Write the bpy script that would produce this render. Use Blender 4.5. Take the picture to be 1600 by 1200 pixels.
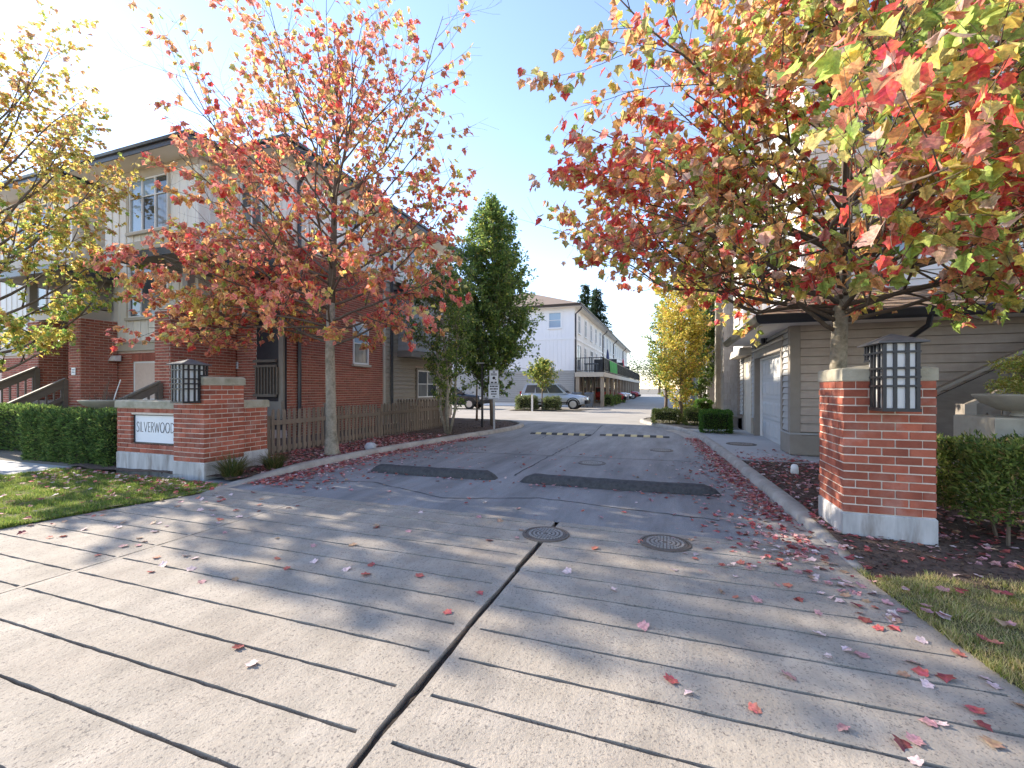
import bpy, math, random
import numpy as np
from mathutils import Vector, Matrix, Euler

random.seed(7)
RNG = np.random.default_rng(11)
R = math.radians
sc = bpy.context.scene
for o in list(bpy.data.objects):
    bpy.data.objects.remove(o)
col = sc.collection

# ---------------------------------------------------------------- camera, sky, sun, exposure
CAM_H, YAW = 1.34, 19.55
cd = bpy.data.cameras.new("camera"); cam = bpy.data.objects.new("camera", cd); col.objects.link(cam)
cam.location = (0, 0, CAM_H); cam.rotation_euler = (R(90), 0, R(YAW))
cd.sensor_width = 36.0; cd.lens = 690 / 1600 * 36; cd.shift_y = 7 / 1600
cd.clip_start = 0.05; cd.clip_end = 3000
sc.camera = cam

SUN_EL = 28.0
SUN_H = Vector((-0.988, 0.155)).normalized()          # horizontal direction towards the sun
sun_vec = Vector((SUN_H.x * math.cos(R(SUN_EL)), SUN_H.y * math.cos(R(SUN_EL)), math.sin(R(SUN_EL))))
w = bpy.data.worlds.new("World"); sc.world = w; w.use_nodes = True
nt = w.node_tree; nt.nodes.clear()
sky = nt.nodes.new("ShaderNodeTexSky"); sky.sky_type = 'NISHITA'; sky.sun_disc = False
sky.sun_elevation = R(SUN_EL); sky.sun_rotation = math.atan2(SUN_H.x, SUN_H.y)
sky.air_density = 1.0; sky.dust_density = 0.06; sky.ozone_density = 2.2; sky.altitude = 50
bg = nt.nodes.new("ShaderNodeBackground"); bg.inputs[1].default_value = 0.15
wo = nt.nodes.new("ShaderNodeOutputWorld")
tint = nt.nodes.new('ShaderNodeMix'); tint.data_type = 'RGBA'; tint.blend_type = 'MULTIPLY'; tint.inputs[0].default_value = 1.0
tint.inputs[7].default_value = (1.07, .945, .94, 1)     # camera white balance, the same over the whole sky
nt.links.new(sky.outputs[0], tint.inputs[6]); nt.links.new(tint.outputs[2], bg.inputs[0]); nt.links.new(bg.outputs[0], wo.inputs[0])
ld = bpy.data.lights.new("sun", 'SUN'); ld.energy = 3.4; ld.angle = R(0.6); ld.color = (1.0, 0.89, 0.74)
sun = bpy.data.objects.new("sun", ld); col.objects.link(sun)
sun.rotation_euler = (-sun_vec).to_track_quat('-Z', 'Y').to_euler(); sun.location = sun_vec * 60
vs = sc.view_settings; vs.view_transform = 'Standard'; vs.look = 'None'; vs.gamma = 1.0
vs.use_curve_mapping = False; vs.exposure = 1.72
sc.render.engine = 'CYCLES'
sc.cycles.max_bounces = 7; sc.cycles.transparent_max_bounces = 6

# ---------------------------------------------------------------- materials
MATS = {}
def mat(name, c1, c2=None, scale=6.0, rough=0.75, bump=0.0, bscale=None, var=0.0, metal=0.0, spec=0.4,
        c3=None, scale3=1.0, amt3=0.5, stretch=(1, 1, 1), transl=0.0, src='const', coat=0.0, speck=None):
    """procedural surface: noise between two colours, optional stains, per-piece variation and bump"""
    m = bpy.data.materials.new(name); m.use_nodes = True; MATS[name] = m
    n = m.node_tree; L = n.links; N = n.nodes
    b = N["Principled BSDF"]; out = N["Material Output"]
    b.inputs["Roughness"].default_value = rough; b.inputs["Metallic"].default_value = metal
    b.inputs["Specular IOR Level"].default_value = spec; b.inputs["Coat Weight"].default_value = coat
    geo = N.new("ShaderNodeNewGeometry")
    mp = N.new("ShaderNodeMapping"); mp.inputs["Scale"].default_value = stretch
    L.new(geo.outputs["Position"], mp.inputs[0])
    def noise(s, d=6, r=0.6):
        t = N.new("ShaderNodeTexNoise"); t.inputs["Scale"].default_value = s; t.inputs["Detail"].default_value = d
        t.inputs["Roughness"].default_value = r; L.new(mp.outputs[0], t.inputs["Vector"]); return t
    def ramp(sock, a, c):
        r_ = N.new("ShaderNodeMapRange"); r_.inputs[1].default_value = a; r_.inputs[2].default_value = c
        L.new(sock, r_.inputs[0]); return r_.outputs[0]
    def mix(f, A, B):
        x = N.new("ShaderNodeMix"); x.data_type = 'RGBA'
        if isinstance(f, float): x.inputs[0].default_value = f
        else: L.new(f, x.inputs[0])
        for k, s in ((6, A), (7, B)):
            if isinstance(s, tuple): x.inputs[k].default_value = (*s, 1)
            else: L.new(s, x.inputs[k])
        return x.outputs[2]
    if src == 'attr':
        a = N.new("ShaderNodeAttribute"); a.attribute_name = "Col"; colr = a.outputs["Color"]
    elif src == 'obj':
        a = N.new("ShaderNodeObjectInfo"); colr = a.outputs["Color"]
    else:
        colr = mix(ramp(noise(scale).outputs[0], 0.32, 0.68), c1, c2 if c2 else tuple(x * 0.82 for x in c1))
    if src != 'const':                          # blotches and veins inside each leaf
        nz = noise(55, 3); hs = N.new('ShaderNodeHueSaturation'); L.new(colr, hs.inputs['Color'])
        mv = N.new('ShaderNodeMapRange'); mv.inputs[1].default_value = .35; mv.inputs[2].default_value = .65; mv.inputs[3].default_value = .72; mv.inputs[4].default_value = 1.22
        L.new(nz.outputs[0], mv.inputs[0]); L.new(mv.outputs[0], hs.inputs['Value'])
        mh = N.new('ShaderNodeMapRange'); mh.inputs[1].default_value = .35; mh.inputs[2].default_value = .65; mh.inputs[3].default_value = .487; mh.inputs[4].default_value = .52
        L.new(noise(23, 2).outputs[0], mh.inputs[0]); L.new(mh.outputs[0], hs.inputs['Hue']); colr = hs.outputs[0]
    if speck:                                   # fine grains: (scale, colour, threshold)
        nn = noise(speck[0], 2)
        colr = mix(ramp(nn.outputs[0], speck[2], speck[2] + 0.08), colr, speck[1])
    if c3:
        f = ramp(noise(scale3, 5).outputs[0], 0.5, 0.72)
        mm = N.new("ShaderNodeMath"); mm.operation = 'MULTIPLY'; mm.inputs[1].default_value = amt3; L.new(f, mm.inputs[0])
        colr = mix(mm.outputs[0], colr, c3)
    if var > 0:
        oi = N.new("ShaderNodeObjectInfo")
        ad = N.new("ShaderNodeMath"); ad.operation = 'ADD'
        L.new(geo.outputs["Random Per Island"], ad.inputs[0]); L.new(oi.outputs["Random"], ad.inputs[1])
        fr = N.new("ShaderNodeMath"); fr.operation = 'FRACT'; L.new(ad.outputs[0], fr.inputs[0])
        mr = N.new("ShaderNodeMapRange"); mr.inputs[3].default_value = 1 - var; mr.inputs[4].default_value = 1 + var
        L.new(fr.outputs[0], mr.inputs[0])
        h = N.new("ShaderNodeHueSaturation"); L.new(mr.outputs[0], h.inputs["Value"]); L.new(colr, h.inputs["Color"])
        colr = h.outputs[0]
    L.new(colr, b.inputs["Base Color"])
    if bump > 0:
        bp = N.new("ShaderNodeBump"); bp.inputs["Strength"].default_value = 0.6; bp.inputs["Distance"].default_value = bump
        L.new(noise(bscale or scale * 4, 5).outputs[0], bp.inputs["Height"]); L.new(bp.outputs[0], b.inputs["Normal"])
    if transl > 0:
        tr = N.new("ShaderNodeBsdfTranslucent"); L.new(colr, tr.inputs[0])
        ms = N.new("ShaderNodeMixShader"); ms.inputs[0].default_value = transl
        L.new(b.outputs[0], ms.inputs[1]); L.new(tr.outputs[0], ms.inputs[2]); L.new(ms.outputs[0], out.inputs[0])
    return m

mat('asphalt', (.215, .21, .205), (.285, .28, .272), 1.6, .85, .008, 90, c3=(.14, .136, .13), scale3=.9, amt3=.7, stretch=(1.6, .45, 1), speck=(110, (.38, .375, .37), .57))
mat('asphalt_old_sunlit', (.30, .275, .24), (.36, .335, .295), .7, .85, .004, 60, c3=(.2, .19, .175), scale3=.25)  # old asphalt, made paler and tan with sunlight in its colour
mat('asphalt_street', (.20, .195, .19), (.25, .24, .23), .7, .85, .004, 60)
mat('rubber', (.038, .038, .04), (.075, .074, .073), 20, .8, .012, 60)
mat('bump_yellow', (.62, .52, .27), (.5, .43, .25), 12, .7)
mat('concrete_apron', (.345, .298, .237), (.415, .363, .298), 2.2, .85, .008, 75, c3=(.235, .19, .145), scale3=1.1, amt3=.62, speck=(85, (.19, .165, .14), .58))
mat('joint_dirt', (.018, .013, .009), (.045, .034, .024), 25, .95, .01, 80)
mat('concrete_curb', (.33, .30, .26), (.42, .385, .335), 3, .85, .004, 60, c3=(.2, .17, .14), scale3=1.4, amt3=.6)
mat('concrete_pad', (.36, .355, .34), (.42, .41, .39), 1.6, .85, .003, 60, c3=(.27, .26, .25), scale3=.8)
mat('concrete_base', (.42, .41, .395), (.52, .505, .485), 5, .85, .006, 50, c3=(.20, .16, .125), scale3=6, amt3=.85, stretch=(1, 1, .25))
mat('cap_stone', (.30, .27, .195), (.39, .355, .27), 9, .9, .008, 60, c3=(.17, .16, .10), scale3=6, amt3=.7)
mat('brick', (.275, .070, .039), (.35, .102, .058), 9, .85, .006, 70, var=.24, c3=(.42, .25, .20), scale3=4.2, amt3=.45)
mat('brick_house', (.30, .093, .062), (.385, .13, .088), 7, .88, .003, 60, var=.22)
mat('mortar', (.54, .46, .38), (.63, .55, .46), 20, .95, .004, 120)
mat('mortar_house', (.60, .47, .39), (.66, .53, .45), 15, .95)
mat('trim_taupe', (.23, .20, .165), (.27, .24, .20), 4, .7, .001, 30)
mat('trim_beige', (.46, .41, .335), (.52, .47, .39), 4, .7)
mat('siding_taupe', (.35, .29, .24), (.41, .345, .285), 3, .68, .0012, 40, var=.06, stretch=(1, 1, 6))
mat('siding_grey', (.33, .33, .315), (.38, .375, .36), 3, .7, var=.05, stretch=(1, 1, 5))
mat('siding_tan', (.31, .27, .21), (.36, .31, .25), 3, .7, var=.06, stretch=(1, 1, 5))
mat('shingle_wall', (.33, .30, .265), (.40, .37, .33), 6, .8, .002, 50, var=.10, stretch=(4, 4, 1))
mat('white_siding', (.78, .75, .68), (.82, .79, .73), 1.5, .65, c3=(.64, .60, .53), scale3=.8, amt3=.3, stretch=(1, 1, .3))  # also the white row's lane side, warm bounced light in its cream
mat('cool_white_siding', (.78, .78, .78), (.82, .82, .82), 1.5, .65, stretch=(1, 1, .3))  # also carries the shade tone of the white row's gable
mat('soffit', (.76, .70, .62), (.80, .75, .67), 2, .7)
mat('gutter_dark', (.022, .024, .032), (.035, .037, .045), 5, .35, spec=.5)
mat('brown_metal', (.06, .045, .035), (.08, .06, .048), 5, .5)
mat('roof_shingle', (.20, .145, .105), (.27, .20, .15), 14, .9, .01, 30, stretch=(1, 1, 3))
mat('window_frame', (.74, .74, .72), (.78, .78, .76), 3, .5)
mat('glass_dark', (.045, .055, .06), (.075, .085, .09), .9, .04, spec=.9)
mat('glass_sky', (.25, .36, .48), (.3, .4, .5), .9, .08, spec=.9)  # sky reflection put into the pane colour
mat('glass_curtain', (.24, .25, .24), (.12, .13, .13), 3, .1, spec=.9, stretch=(3, 3, .4))
mat('door_grey', (.46, .46, .45), (.46, .47, .47), 2, .55)
mat('black_metal', (.009, .009, .011), (.018, .018, .02), 20, .42, .0006, 200, spec=.5)
mat('lantern_roof', (.07, .068, .068), (.10, .097, .095), 30, .6, .001, 200)
mat('lamp_glass', (.82, .82, .80), (.86, .86, .84), 6, .3, transl=.35)
mat('sign_white', (.66, .69, .72), (.72, .74, .76), 3, .4)
mat('sign_ink', (.02, .02, .025), None, 5, .5)
mat('sign_blue_ink', (.10, .14, .22), None, 5, .5)
mat('fence_wood', (.165, .125, .092), (.225, .175, .13), 7, .85, .003, 60, var=.15, stretch=(4, 4, .6), c3=(.12, .10, .06), scale3=1.2, amt3=.35)
mat('rail_wood', (.13, .11, .09), (.17, .145, .12), 6, .75, .001, 60, stretch=(1, 1, 3))
mat('rail_cap', (.16, .14, .11), (.2, .175, .14), 6, .75)
mat('mulch', (.07, .043, .031), (.15, .10, .072), 26, .95, .03, 45, c3=(.11, .075, .05), scale3=9, amt3=.5)
mat('soil', (.17, .145, .11), (.23, .20, .155), 14, .95, .02, 40)
mat('lawn_soil', (.09, .095, .035), (.16, .14, .06), 6, .95, .02, 50)
mat('iron', (.11, .085, .066), (.17, .14, .115), 40, .6, .002, 90, metal=.4)
mat('bark_pale', (.34, .30, .23), (.22, .185, .13), 22, .9, .008, 40, c3=(.09, .08, .05), scale3=8, amt3=.8)
mat('bark_dark', (.10, .072, .05), (.15, .115, .082), 16, .9, .006, 40)
mat('bark_far', (.13, .095, .072), (.19, .15, .12), 12, .9, .004, 30)
mat('leaf', (1, 1, 1), src='attr', rough=.5, transl=.56, spec=.3)
mat('leaf_single', (1, 1, 1), src='obj', rough=.5, transl=.56, spec=.3)
mat('leaf_fallen', (1, 1, 1), src='attr', rough=.6, transl=.12, spec=.25)
mat('leaf_fallen_single', (1, 1, 1), src='obj', rough=.6, transl=.12, spec=.25)
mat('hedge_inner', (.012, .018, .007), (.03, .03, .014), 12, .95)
mat('stone_bowl', (.33, .30, .235), (.40, .365, .29), 7, .85, .004, 40, c3=(.2, .18, .13), scale3=4, amt3=.5)
mat('rock', (.34, .35, .37), (.46, .47, .49), 12, .85, .02, 20)
mat('plastic_white', (.72, .72, .70), (.78, .78, .76), 8, .5)
mat('car_silver', (.46, .53, .60), (.48, .55, .62), 2, .25, metal=.3, coat=.8)
mat('car_dark', (.02, .022, .026), (.025, .027, .03), 2, .2, coat=.8)
mat('car_white', (.7, .7, .7), (.74, .74, .74), 2, .25, coat=.8)
mat('car_red', (.35, .03, .03), (.4, .04, .035), 2, .25, coat=.8)
mat('tyre', (.02, .02, .02), (.03, .03, .03), 10, .85)
mat('rim', (.45, .45, .46), (.5, .5, .5), 4, .3, metal=.7)
mat('lamp_red', (.5, .03, .03), None, 5, .2)
mat('lamp_clear', (.7, .7, .7), None, 5, .1)
mat('bin_grey', (.10, .12, .14), (.13, .15, .17), 4, .6)
mat('green_cloth', (.04, .30, .05), (.06, .36, .08), 3, .8)
mat('cloth_blue', (.05, .07, .16), (.07, .09, .2), 8, .9)
mat('cloth_red', (.5, .04, .07), (.55, .06, .09), 8, .9)
mat('post_wood', (.30, .245, .18), (.36, .30, .23), 5, .75, var=.08)
mat('stud_metal', (.26, .235, .21), (.36, .33, .30), 60, .6, metal=.3)
mat('galv', (.42, .43, .43), (.5, .5, .5), 20, .45, metal=.5)
mat('garage_shade', (.14, .10, .08), (.2, .15, .12), 2, .8)  # dark of a shaded recess held in the colour

def wear(name, streak, lo, hi, scale=1.3):
    """long worn tracks and drips multiplied into a surface's own colour"""
    n = MATS[name].node_tree; N, L = n.nodes, n.links; b = N['Principled BSDF']; src = b.inputs['Base Color'].links[0].from_socket
    g = N.new('ShaderNodeNewGeometry'); mp = N.new('ShaderNodeMapping'); mp.inputs['Scale'].default_value = streak; L.new(g.outputs['Position'], mp.inputs[0])
    t = N.new('ShaderNodeTexNoise'); t.inputs['Scale'].default_value = scale; t.inputs['Detail'].default_value = 7; t.inputs['Roughness'].default_value = .68; L.new(mp.outputs[0], t.inputs['Vector'])
    r = N.new('ShaderNodeMapRange'); r.inputs[1].default_value = .36; r.inputs[2].default_value = .62; r.inputs[3].default_value = lo; r.inputs[4].default_value = hi; L.new(t.outputs[0], r.inputs[0])
    h = N.new('ShaderNodeHueSaturation'); L.new(r.outputs[0], h.inputs['Value']); L.new(src, h.inputs['Color']); L.new(h.outputs[0], b.inputs['Base Color'])
wear('concrete_apron', (2.4, .45, 1), .86, 1.07); wear('concrete_apron', (5, 5, 5), .86, 1.04, 1.0)
wear('asphalt', (1.8, .22, 1), .76, 1.10); wear('brick', (1.2, 1.2, 1), .82, 1.1, 3.0); wear('concrete_base', (7, 7, .8), .72, 1.05); wear('concrete_curb', (3, 3, 3), .76, 1.06)
wear('siding_taupe', (2, 2, .5), .88, 1.05); wear('white_siding', (3, 3, .3), .9, 1.03)
# ---------------------------------------------------------------- helpers
class MB:
    """collects shapes that become one mesh object"""
    def __init__(s): s.v = []; s.f = []
    def add(s, vs_, fs):
        o = len(s.v); s.v.extend(tuple(v) for v in vs_); s.f.extend(tuple(i + o for i in f) for f in fs); return s
    def box(s, x0, x1, y0, y1, z0, z1):
        return s.add([(x0,y0,z0),(x1,y0,z0),(x1,y1,z0),(x0,y1,z0),(x0,y0,z1),(x1,y0,z1),(x1,y1,z1),(x0,y1,z1)],
              [(0,3,2,1),(4,5,6,7),(0,1,5,4),(1,2,6,5),(2,3,7,6),(3,0,4,7)])
    def tbox(s, F, a0, a1, b0, b1, c0, c1):
        """box in the local frame F=(origin, u, up, normal)"""
        o, u, p, n = F
        P = lambda a, b, c: o + u * a + p * b + n * c
        return s.add([P(a0,b0,c1),P(a1,b0,c1),P(a1,b0,c0),P(a0,b0,c0),P(a0,b1,c1),P(a1,b1,c1),P(a1,b1,c0),P(a0,b1,c0)],
              [(0,3,2,1),(4,5,6,7),(0,1,5,4),(1,2,6,5),(2,3,7,6),(3,0,4,7)])
    def beam(s, p0, p1, wd, ht):
        p0 = Vector(p0); p1 = Vector(p1); d = (p1 - p0).normalized()
        sd = d.cross(Vector((0, 0, 1)))
        if sd.length < 1e-4: sd = Vector((1, 0, 0))
        sd.normalize(); up = sd.cross(d).normalized()
        a = sd * wd / 2; b = up * ht / 2
        vs_ = [p0-a-b, p0+a-b, p0+a+b, p0-a+b, p1-a-b, p1+a-b, p1+a+b, p1-a+b]
        return s.add(vs_, [(0,3,2,1),(4,5,6,7),(0,1,5,4),(1,2,6,5),(2,3,7,6),(3,0,4,7)])
    def tube(s, pts, rad, n=7):
        pts = [Vector(p) for p in pts]; vs_ = []; fs = []
        ref = Vector((0.31, 0.17, 0.93)) if abs((pts[-1]-pts[0]).normalized().z) < .9 else Vector((1, 0.1, 0))
        for i, p in enumerate(pts):
            d = (pts[min(i+1, len(pts)-1)] - pts[max(i-1, 0)]).normalized()
            a = d.cross(ref).normalized(); b = d.cross(a)
            r = rad[i] if isinstance(rad, (list, tuple)) else rad
            for k in range(n):
                t = 2 * math.pi * k / n; vs_.append(p + (a * math.cos(t) + b * math.sin(t)) * r)
        for i in range(len(pts) - 1):
            for k in range(n):
                k2 = (k + 1) % n; fs.append((i*n+k, (i+1)*n+k, (i+1)*n+k2, i*n+k2))
        fs.append(tuple(range(n))); fs.append(tuple((len(pts)-1)*n + k for k in reversed(range(n))))
        return s.add(vs_, fs)
    def lathe(s, c, prof, n=20):
        vs_ = []; fs = []
        for (r, z) in prof:
            for k in range(n):
                t = 2*math.pi*k/n; vs_.append((c[0]+r*math.cos(t), c[1]+r*math.sin(t), c[2]+z))
        for i in range(len(prof)-1):
            for k in range(n):
                k2 = (k+1) % n; fs.append((i*n+k, i*n+k2, (i+1)*n+k2, (i+1)*n+k))
        fs.append(tuple(reversed(range(n)))); fs.append(tuple((len(prof)-1)*n+k for k in range(n)))
        return s.add(vs_, fs)
    def extrude(s, pts, vec):
        n = len(pts); vec = Vector(vec); pts = [Vector(p) for p in pts]
        return s.add(pts + [p + vec for p in pts],
              [tuple(reversed(range(n))), tuple(n+i for i in range(n))] + [(i, (i+1) % n, n+(i+1) % n, n+i) for i in range(n)])
    def build(s, name, m, parent=None, smooth=False, kind=None, label=None):
        me = bpy.data.meshes.new(name); me.from_pydata(s.v, [], s.f)
        if smooth: me.polygons.foreach_set('use_smooth', [True] * len(me.polygons))
        return link(name, me, m, parent, kind, label)

def link(name, me, m, parent=None, kind=None, label=None):
    if m is not None and not me.materials: me.materials.append(MATS[m])
    o = bpy.data.objects.new(name, me); col.objects.link(o)
    if parent is not None: adopt(o, parent)
    if kind: o["kind"] = kind
    if label: o["label"] = label
    return o
ROOTLOC = {}
def adopt(o, parent):
    """parts carry world coordinates: undo the offset of their thing's root (parts themselves sit at the origin)"""
    o.parent = parent; o.matrix_parent_inverse = Matrix.Translation(-ROOTLOC.get(parent.name, Vector((0, 0, 0))))
def thing(name, loc, label, cat, group=None):
    e = bpy.data.objects.new(name, None); col.objects.link(e); e.location = loc; e.empty_display_size = .2
    ROOTLOC[e.name] = Vector(loc)
    return tag(e, label, cat, group)
def tag(o, label, cat, group=None, kind=None):
    o["label"] = label; o["category"] = cat
    if group: o["group"] = group
    if kind: o["kind"] = kind
    return o
def struct(o): o["kind"] = "structure"; return o
def frame(o, u, n): return (Vector(o), Vector(u).normalized(), Vector((0, 0, 1)), Vector(n).normalized())
def sheet(name, poly, z, m, thick=0.0, parent=None):
    b = MB()
    if thick: b.extrude([(x, y, z - thick) for x, y in poly], (0, 0, thick))
    else: b.add([(x, y, z) for x, y in poly], [tuple(range(len(poly)))])
    return b.build(name, m, parent)
def chamfer_box(name, sx, sy, sz, c, m):
    """small block centred on its origin with chamfered edges"""
    import bmesh
    bm = bmesh.new(); bmesh.ops.create_cube(bm, size=1.0)
    bmesh.ops.scale(bm, vec=(sx, sy, sz), verts=bm.verts)
    bmesh.ops.bevel(bm, geom=bm.edges[:], offset=c, segments=1, affect='EDGES')
    me = bpy.data.meshes.new(name); bm.to_mesh(me); bm.free(); me.materials.append(MATS[m]); return me
def vnoise(P, s=1.0, seed=0.0):
    """smooth pseudo noise in -1..1 for arrays of points"""
    x, y, z = P[:, 0]*s+seed, P[:, 1]*s+seed*1.7, P[:, 2]*s-seed*.6
    return (np.sin(1.7*x+2.1*np.sin(.9*y+seed)) + np.sin(2.3*y+1.3*np.sin(1.4*z)) + np.sin(2.9*z+1.9*np.sin(1.1*x)))/3

# ---- leaves as arrays
def leaf_template(kind):
    if kind == 'maple':
        half = [(.38, .07), (.33, .27), (.55, .50), (.30, .63)]
        V = [(0, 0), (0, .42), (0, 1.0)]; F = []
        for s in (1, -1):
            o = len(V); V += [(s*x, y) for x, y in half]
            F += [(0, o, o+1), (0, o+1, 1), (1, o+1, o+2), (1, o+2, o+3), (1, o+3, 2)]
    elif kind == 'maple_fine':
        half = [(.20, -.05), (.42, .04), (.38, .16), (.33, .25), (.44, .34), (.56, .51), (.42, .56), (.31, .61), (.24, .75), (.11, .84)]
        V = [(0, 0), (0, .25), (0, .5), (0, .75), (0, 1.0)]; F = []
        for s in (1, -1):
            o = len(V); V += [(s*x, y) for x, y in half]
            F += [(0,o,o+1),(0,o+1,o+2),(0,o+2,o+3),(0,o+3,1),(1,o+3,2),(2,o+3,o+4),(2,o+4,o+5),(2,o+5,o+6),(2,o+6,o+7),(2,o+7,3),(3,o+7,o+8),(3,o+8,o+9),(3,o+9,4)]
    elif kind == 'oval':
        V = [(0, 0), (0, 1.0), (.3, .45), (-.3, .45)]; F = [(0, 2, 1), (0, 1, 3)]
    elif kind == 'spray':
        V = [(0, 0), (.16, .5), (0, 1.0), (-.16, .5)]; F = [(0, 1, 2), (0, 2, 3)]
    V = np.array([(x, y, 0.22*abs(x) - 0.16*y*y) for x, y in V], float)
    return V, np.array(F, int)
def rand_dirs(n, rng=RNG):
    d = rng.normal(size=(n, 3)); return d / np.linalg.norm(d, axis=1, keepdims=True)
def leaf_frames(tip, nrm):
    y = tip / np.linalg.norm(tip, axis=1, keepdims=True)
    x = np.cross(y, nrm); x /= np.maximum(np.linalg.norm(x, axis=1, keepdims=True), 1e-6)
    z = np.cross(x, y); return np.stack([x, y, z], axis=2)
def leaf_mesh(name, kind, pos, tip, nrm, size, colr, m, parent=None, label=None, kindtag=None, flat=1.0):
    V, F = leaf_template(kind); V[:, 2] *= flat; n = len(pos); k = len(V)
    M = leaf_frames(tip, nrm)
    W = np.einsum('nij,kj->nki', M, V) * size[:, None, None] + pos[:, None, :]
    verts = W.reshape(-1, 3); faces = (F[None] + (np.arange(n) * k)[:, None, None]).reshape(-1, 3)
    me = bpy.data.meshes.new(name)
    me.vertices.add(len(verts)); me.vertices.foreach_set('co', verts.ravel())
    me.loops.add(faces.size); me.loops.foreach_set('vertex_index', faces.ravel())
    me.polygons.add(len(faces)); me.polygons.foreach_set('loop_start', np.arange(len(faces)) * 3)
    me.update(calc_edges=True)
    at = me.color_attributes.new('Col', 'FLOAT_COLOR', 'POINT')
    c4 = np.ones((n, k, 4)); c4[:, :, :3] = colr[:, None, :]
    at.data.foreach_set('color', c4.ravel())
    return link(name, me, m, parent, kindtag, label)
SINGLE = {}
def single_leaf_mesh(m, variant):
    key = (m, variant)
    if key not in SINGLE:
        V, F = leaf_template('maple_fine'); V = V.copy()
        rg = np.random.default_rng(40 + variant)
        V[:, 2] = V[:, 2] * ((.25 + variant*.22) if 'fallen' in m else (.5 + variant*.6)) + rg.normal(size=len(V))*.02
        if variant % 2: V[:, 2] += .22 * (V[:, 1] - .4) ** 2 + .10 * V[:, 0]
        me = bpy.data.meshes.new('leaf'); me.from_pydata([tuple(v) for v in V], [], [tuple(int(i) for i in f) for f in F])
        me.materials.append(MATS[m]); SINGLE[key] = me
    return SINGLE[key]
def single_leaf(name, m, variant, pos, M3, size, c, parent=None):
    o = bpy.data.objects.new(name, single_leaf_mesh(m, variant)); col.objects.link(o)
    mw = Matrix([[M3[0][0], M3[0][1], M3[0][2]], [M3[1][0], M3[1][1], M3[1][2]], [M3[2][0], M3[2][1], M3[2][2]]])
    o.location = Vector([float(v) for v in pos]); o.rotation_euler = mw.to_euler(); o.scale = (size,) * 3
    o.color = (float(c[0]), float(c[1]), float(c[2]), 1)
    if parent is not None: adopt(o, parent)
    return o
# ================================================================ the setting: ground, roads, kerbs, beds
def grid_ground(name, poly_fn, x0, x1, y0, y1, nx, ny, zf, m):
    """uneven sheet clipped to cells whose centre passes poly_fn"""
    b = MB(); xs = np.linspace(x0, x1, nx+1); ys = np.linspace(y0, y1, ny+1)
    b.v = [(x, y, zf(x, y)) for y in ys for x in xs]
    b.f = [(j*(nx+1)+i, j*(nx+1)+i+1, (j+1)*(nx+1)+i+1, (j+1)*(nx+1)+i) for j in range(ny) for i in range(nx)
           if poly_fn((xs[i]+xs[i+1])/2, (ys[j]+ys[j+1])/2)]
    return b.build(name, m, smooth=True)
struct(sheet('ground', [(-900, -300), (900, -300), (900, 1500), (-900, 1500)], -0.09, 'soil'))
struct(sheet('street', [(-80, -14), (80, -14), (80, 0.35), (-80, 0.35)], -0.05, 'asphalt_street'))
struct(sheet('driveway_road', [(-6.4, 4.32), (2.2, 4.32), (2.2, 16.6), (-6.4, 16.6)], 0.0, 'asphalt'))
struct(sheet('cross_road', [(-60, 16.6), (2.2, 16.6), (2.2, 27.2), (-60, 27.2)], 0.0, 'asphalt_old_sunlit'))
struct(sheet('lane', [(-4.6, 27.2), (2.2, 27.2), (2.2, 110), (-4.6, 110)], -0.004, 'asphalt_old_sunlit'))
struct(sheet('parking_strip', [(-30, 27.2), (-4.6, 27.2), (-4.6, 110), (-30, 110)], -0.008, 'asphalt_old_sunlit'))

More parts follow.
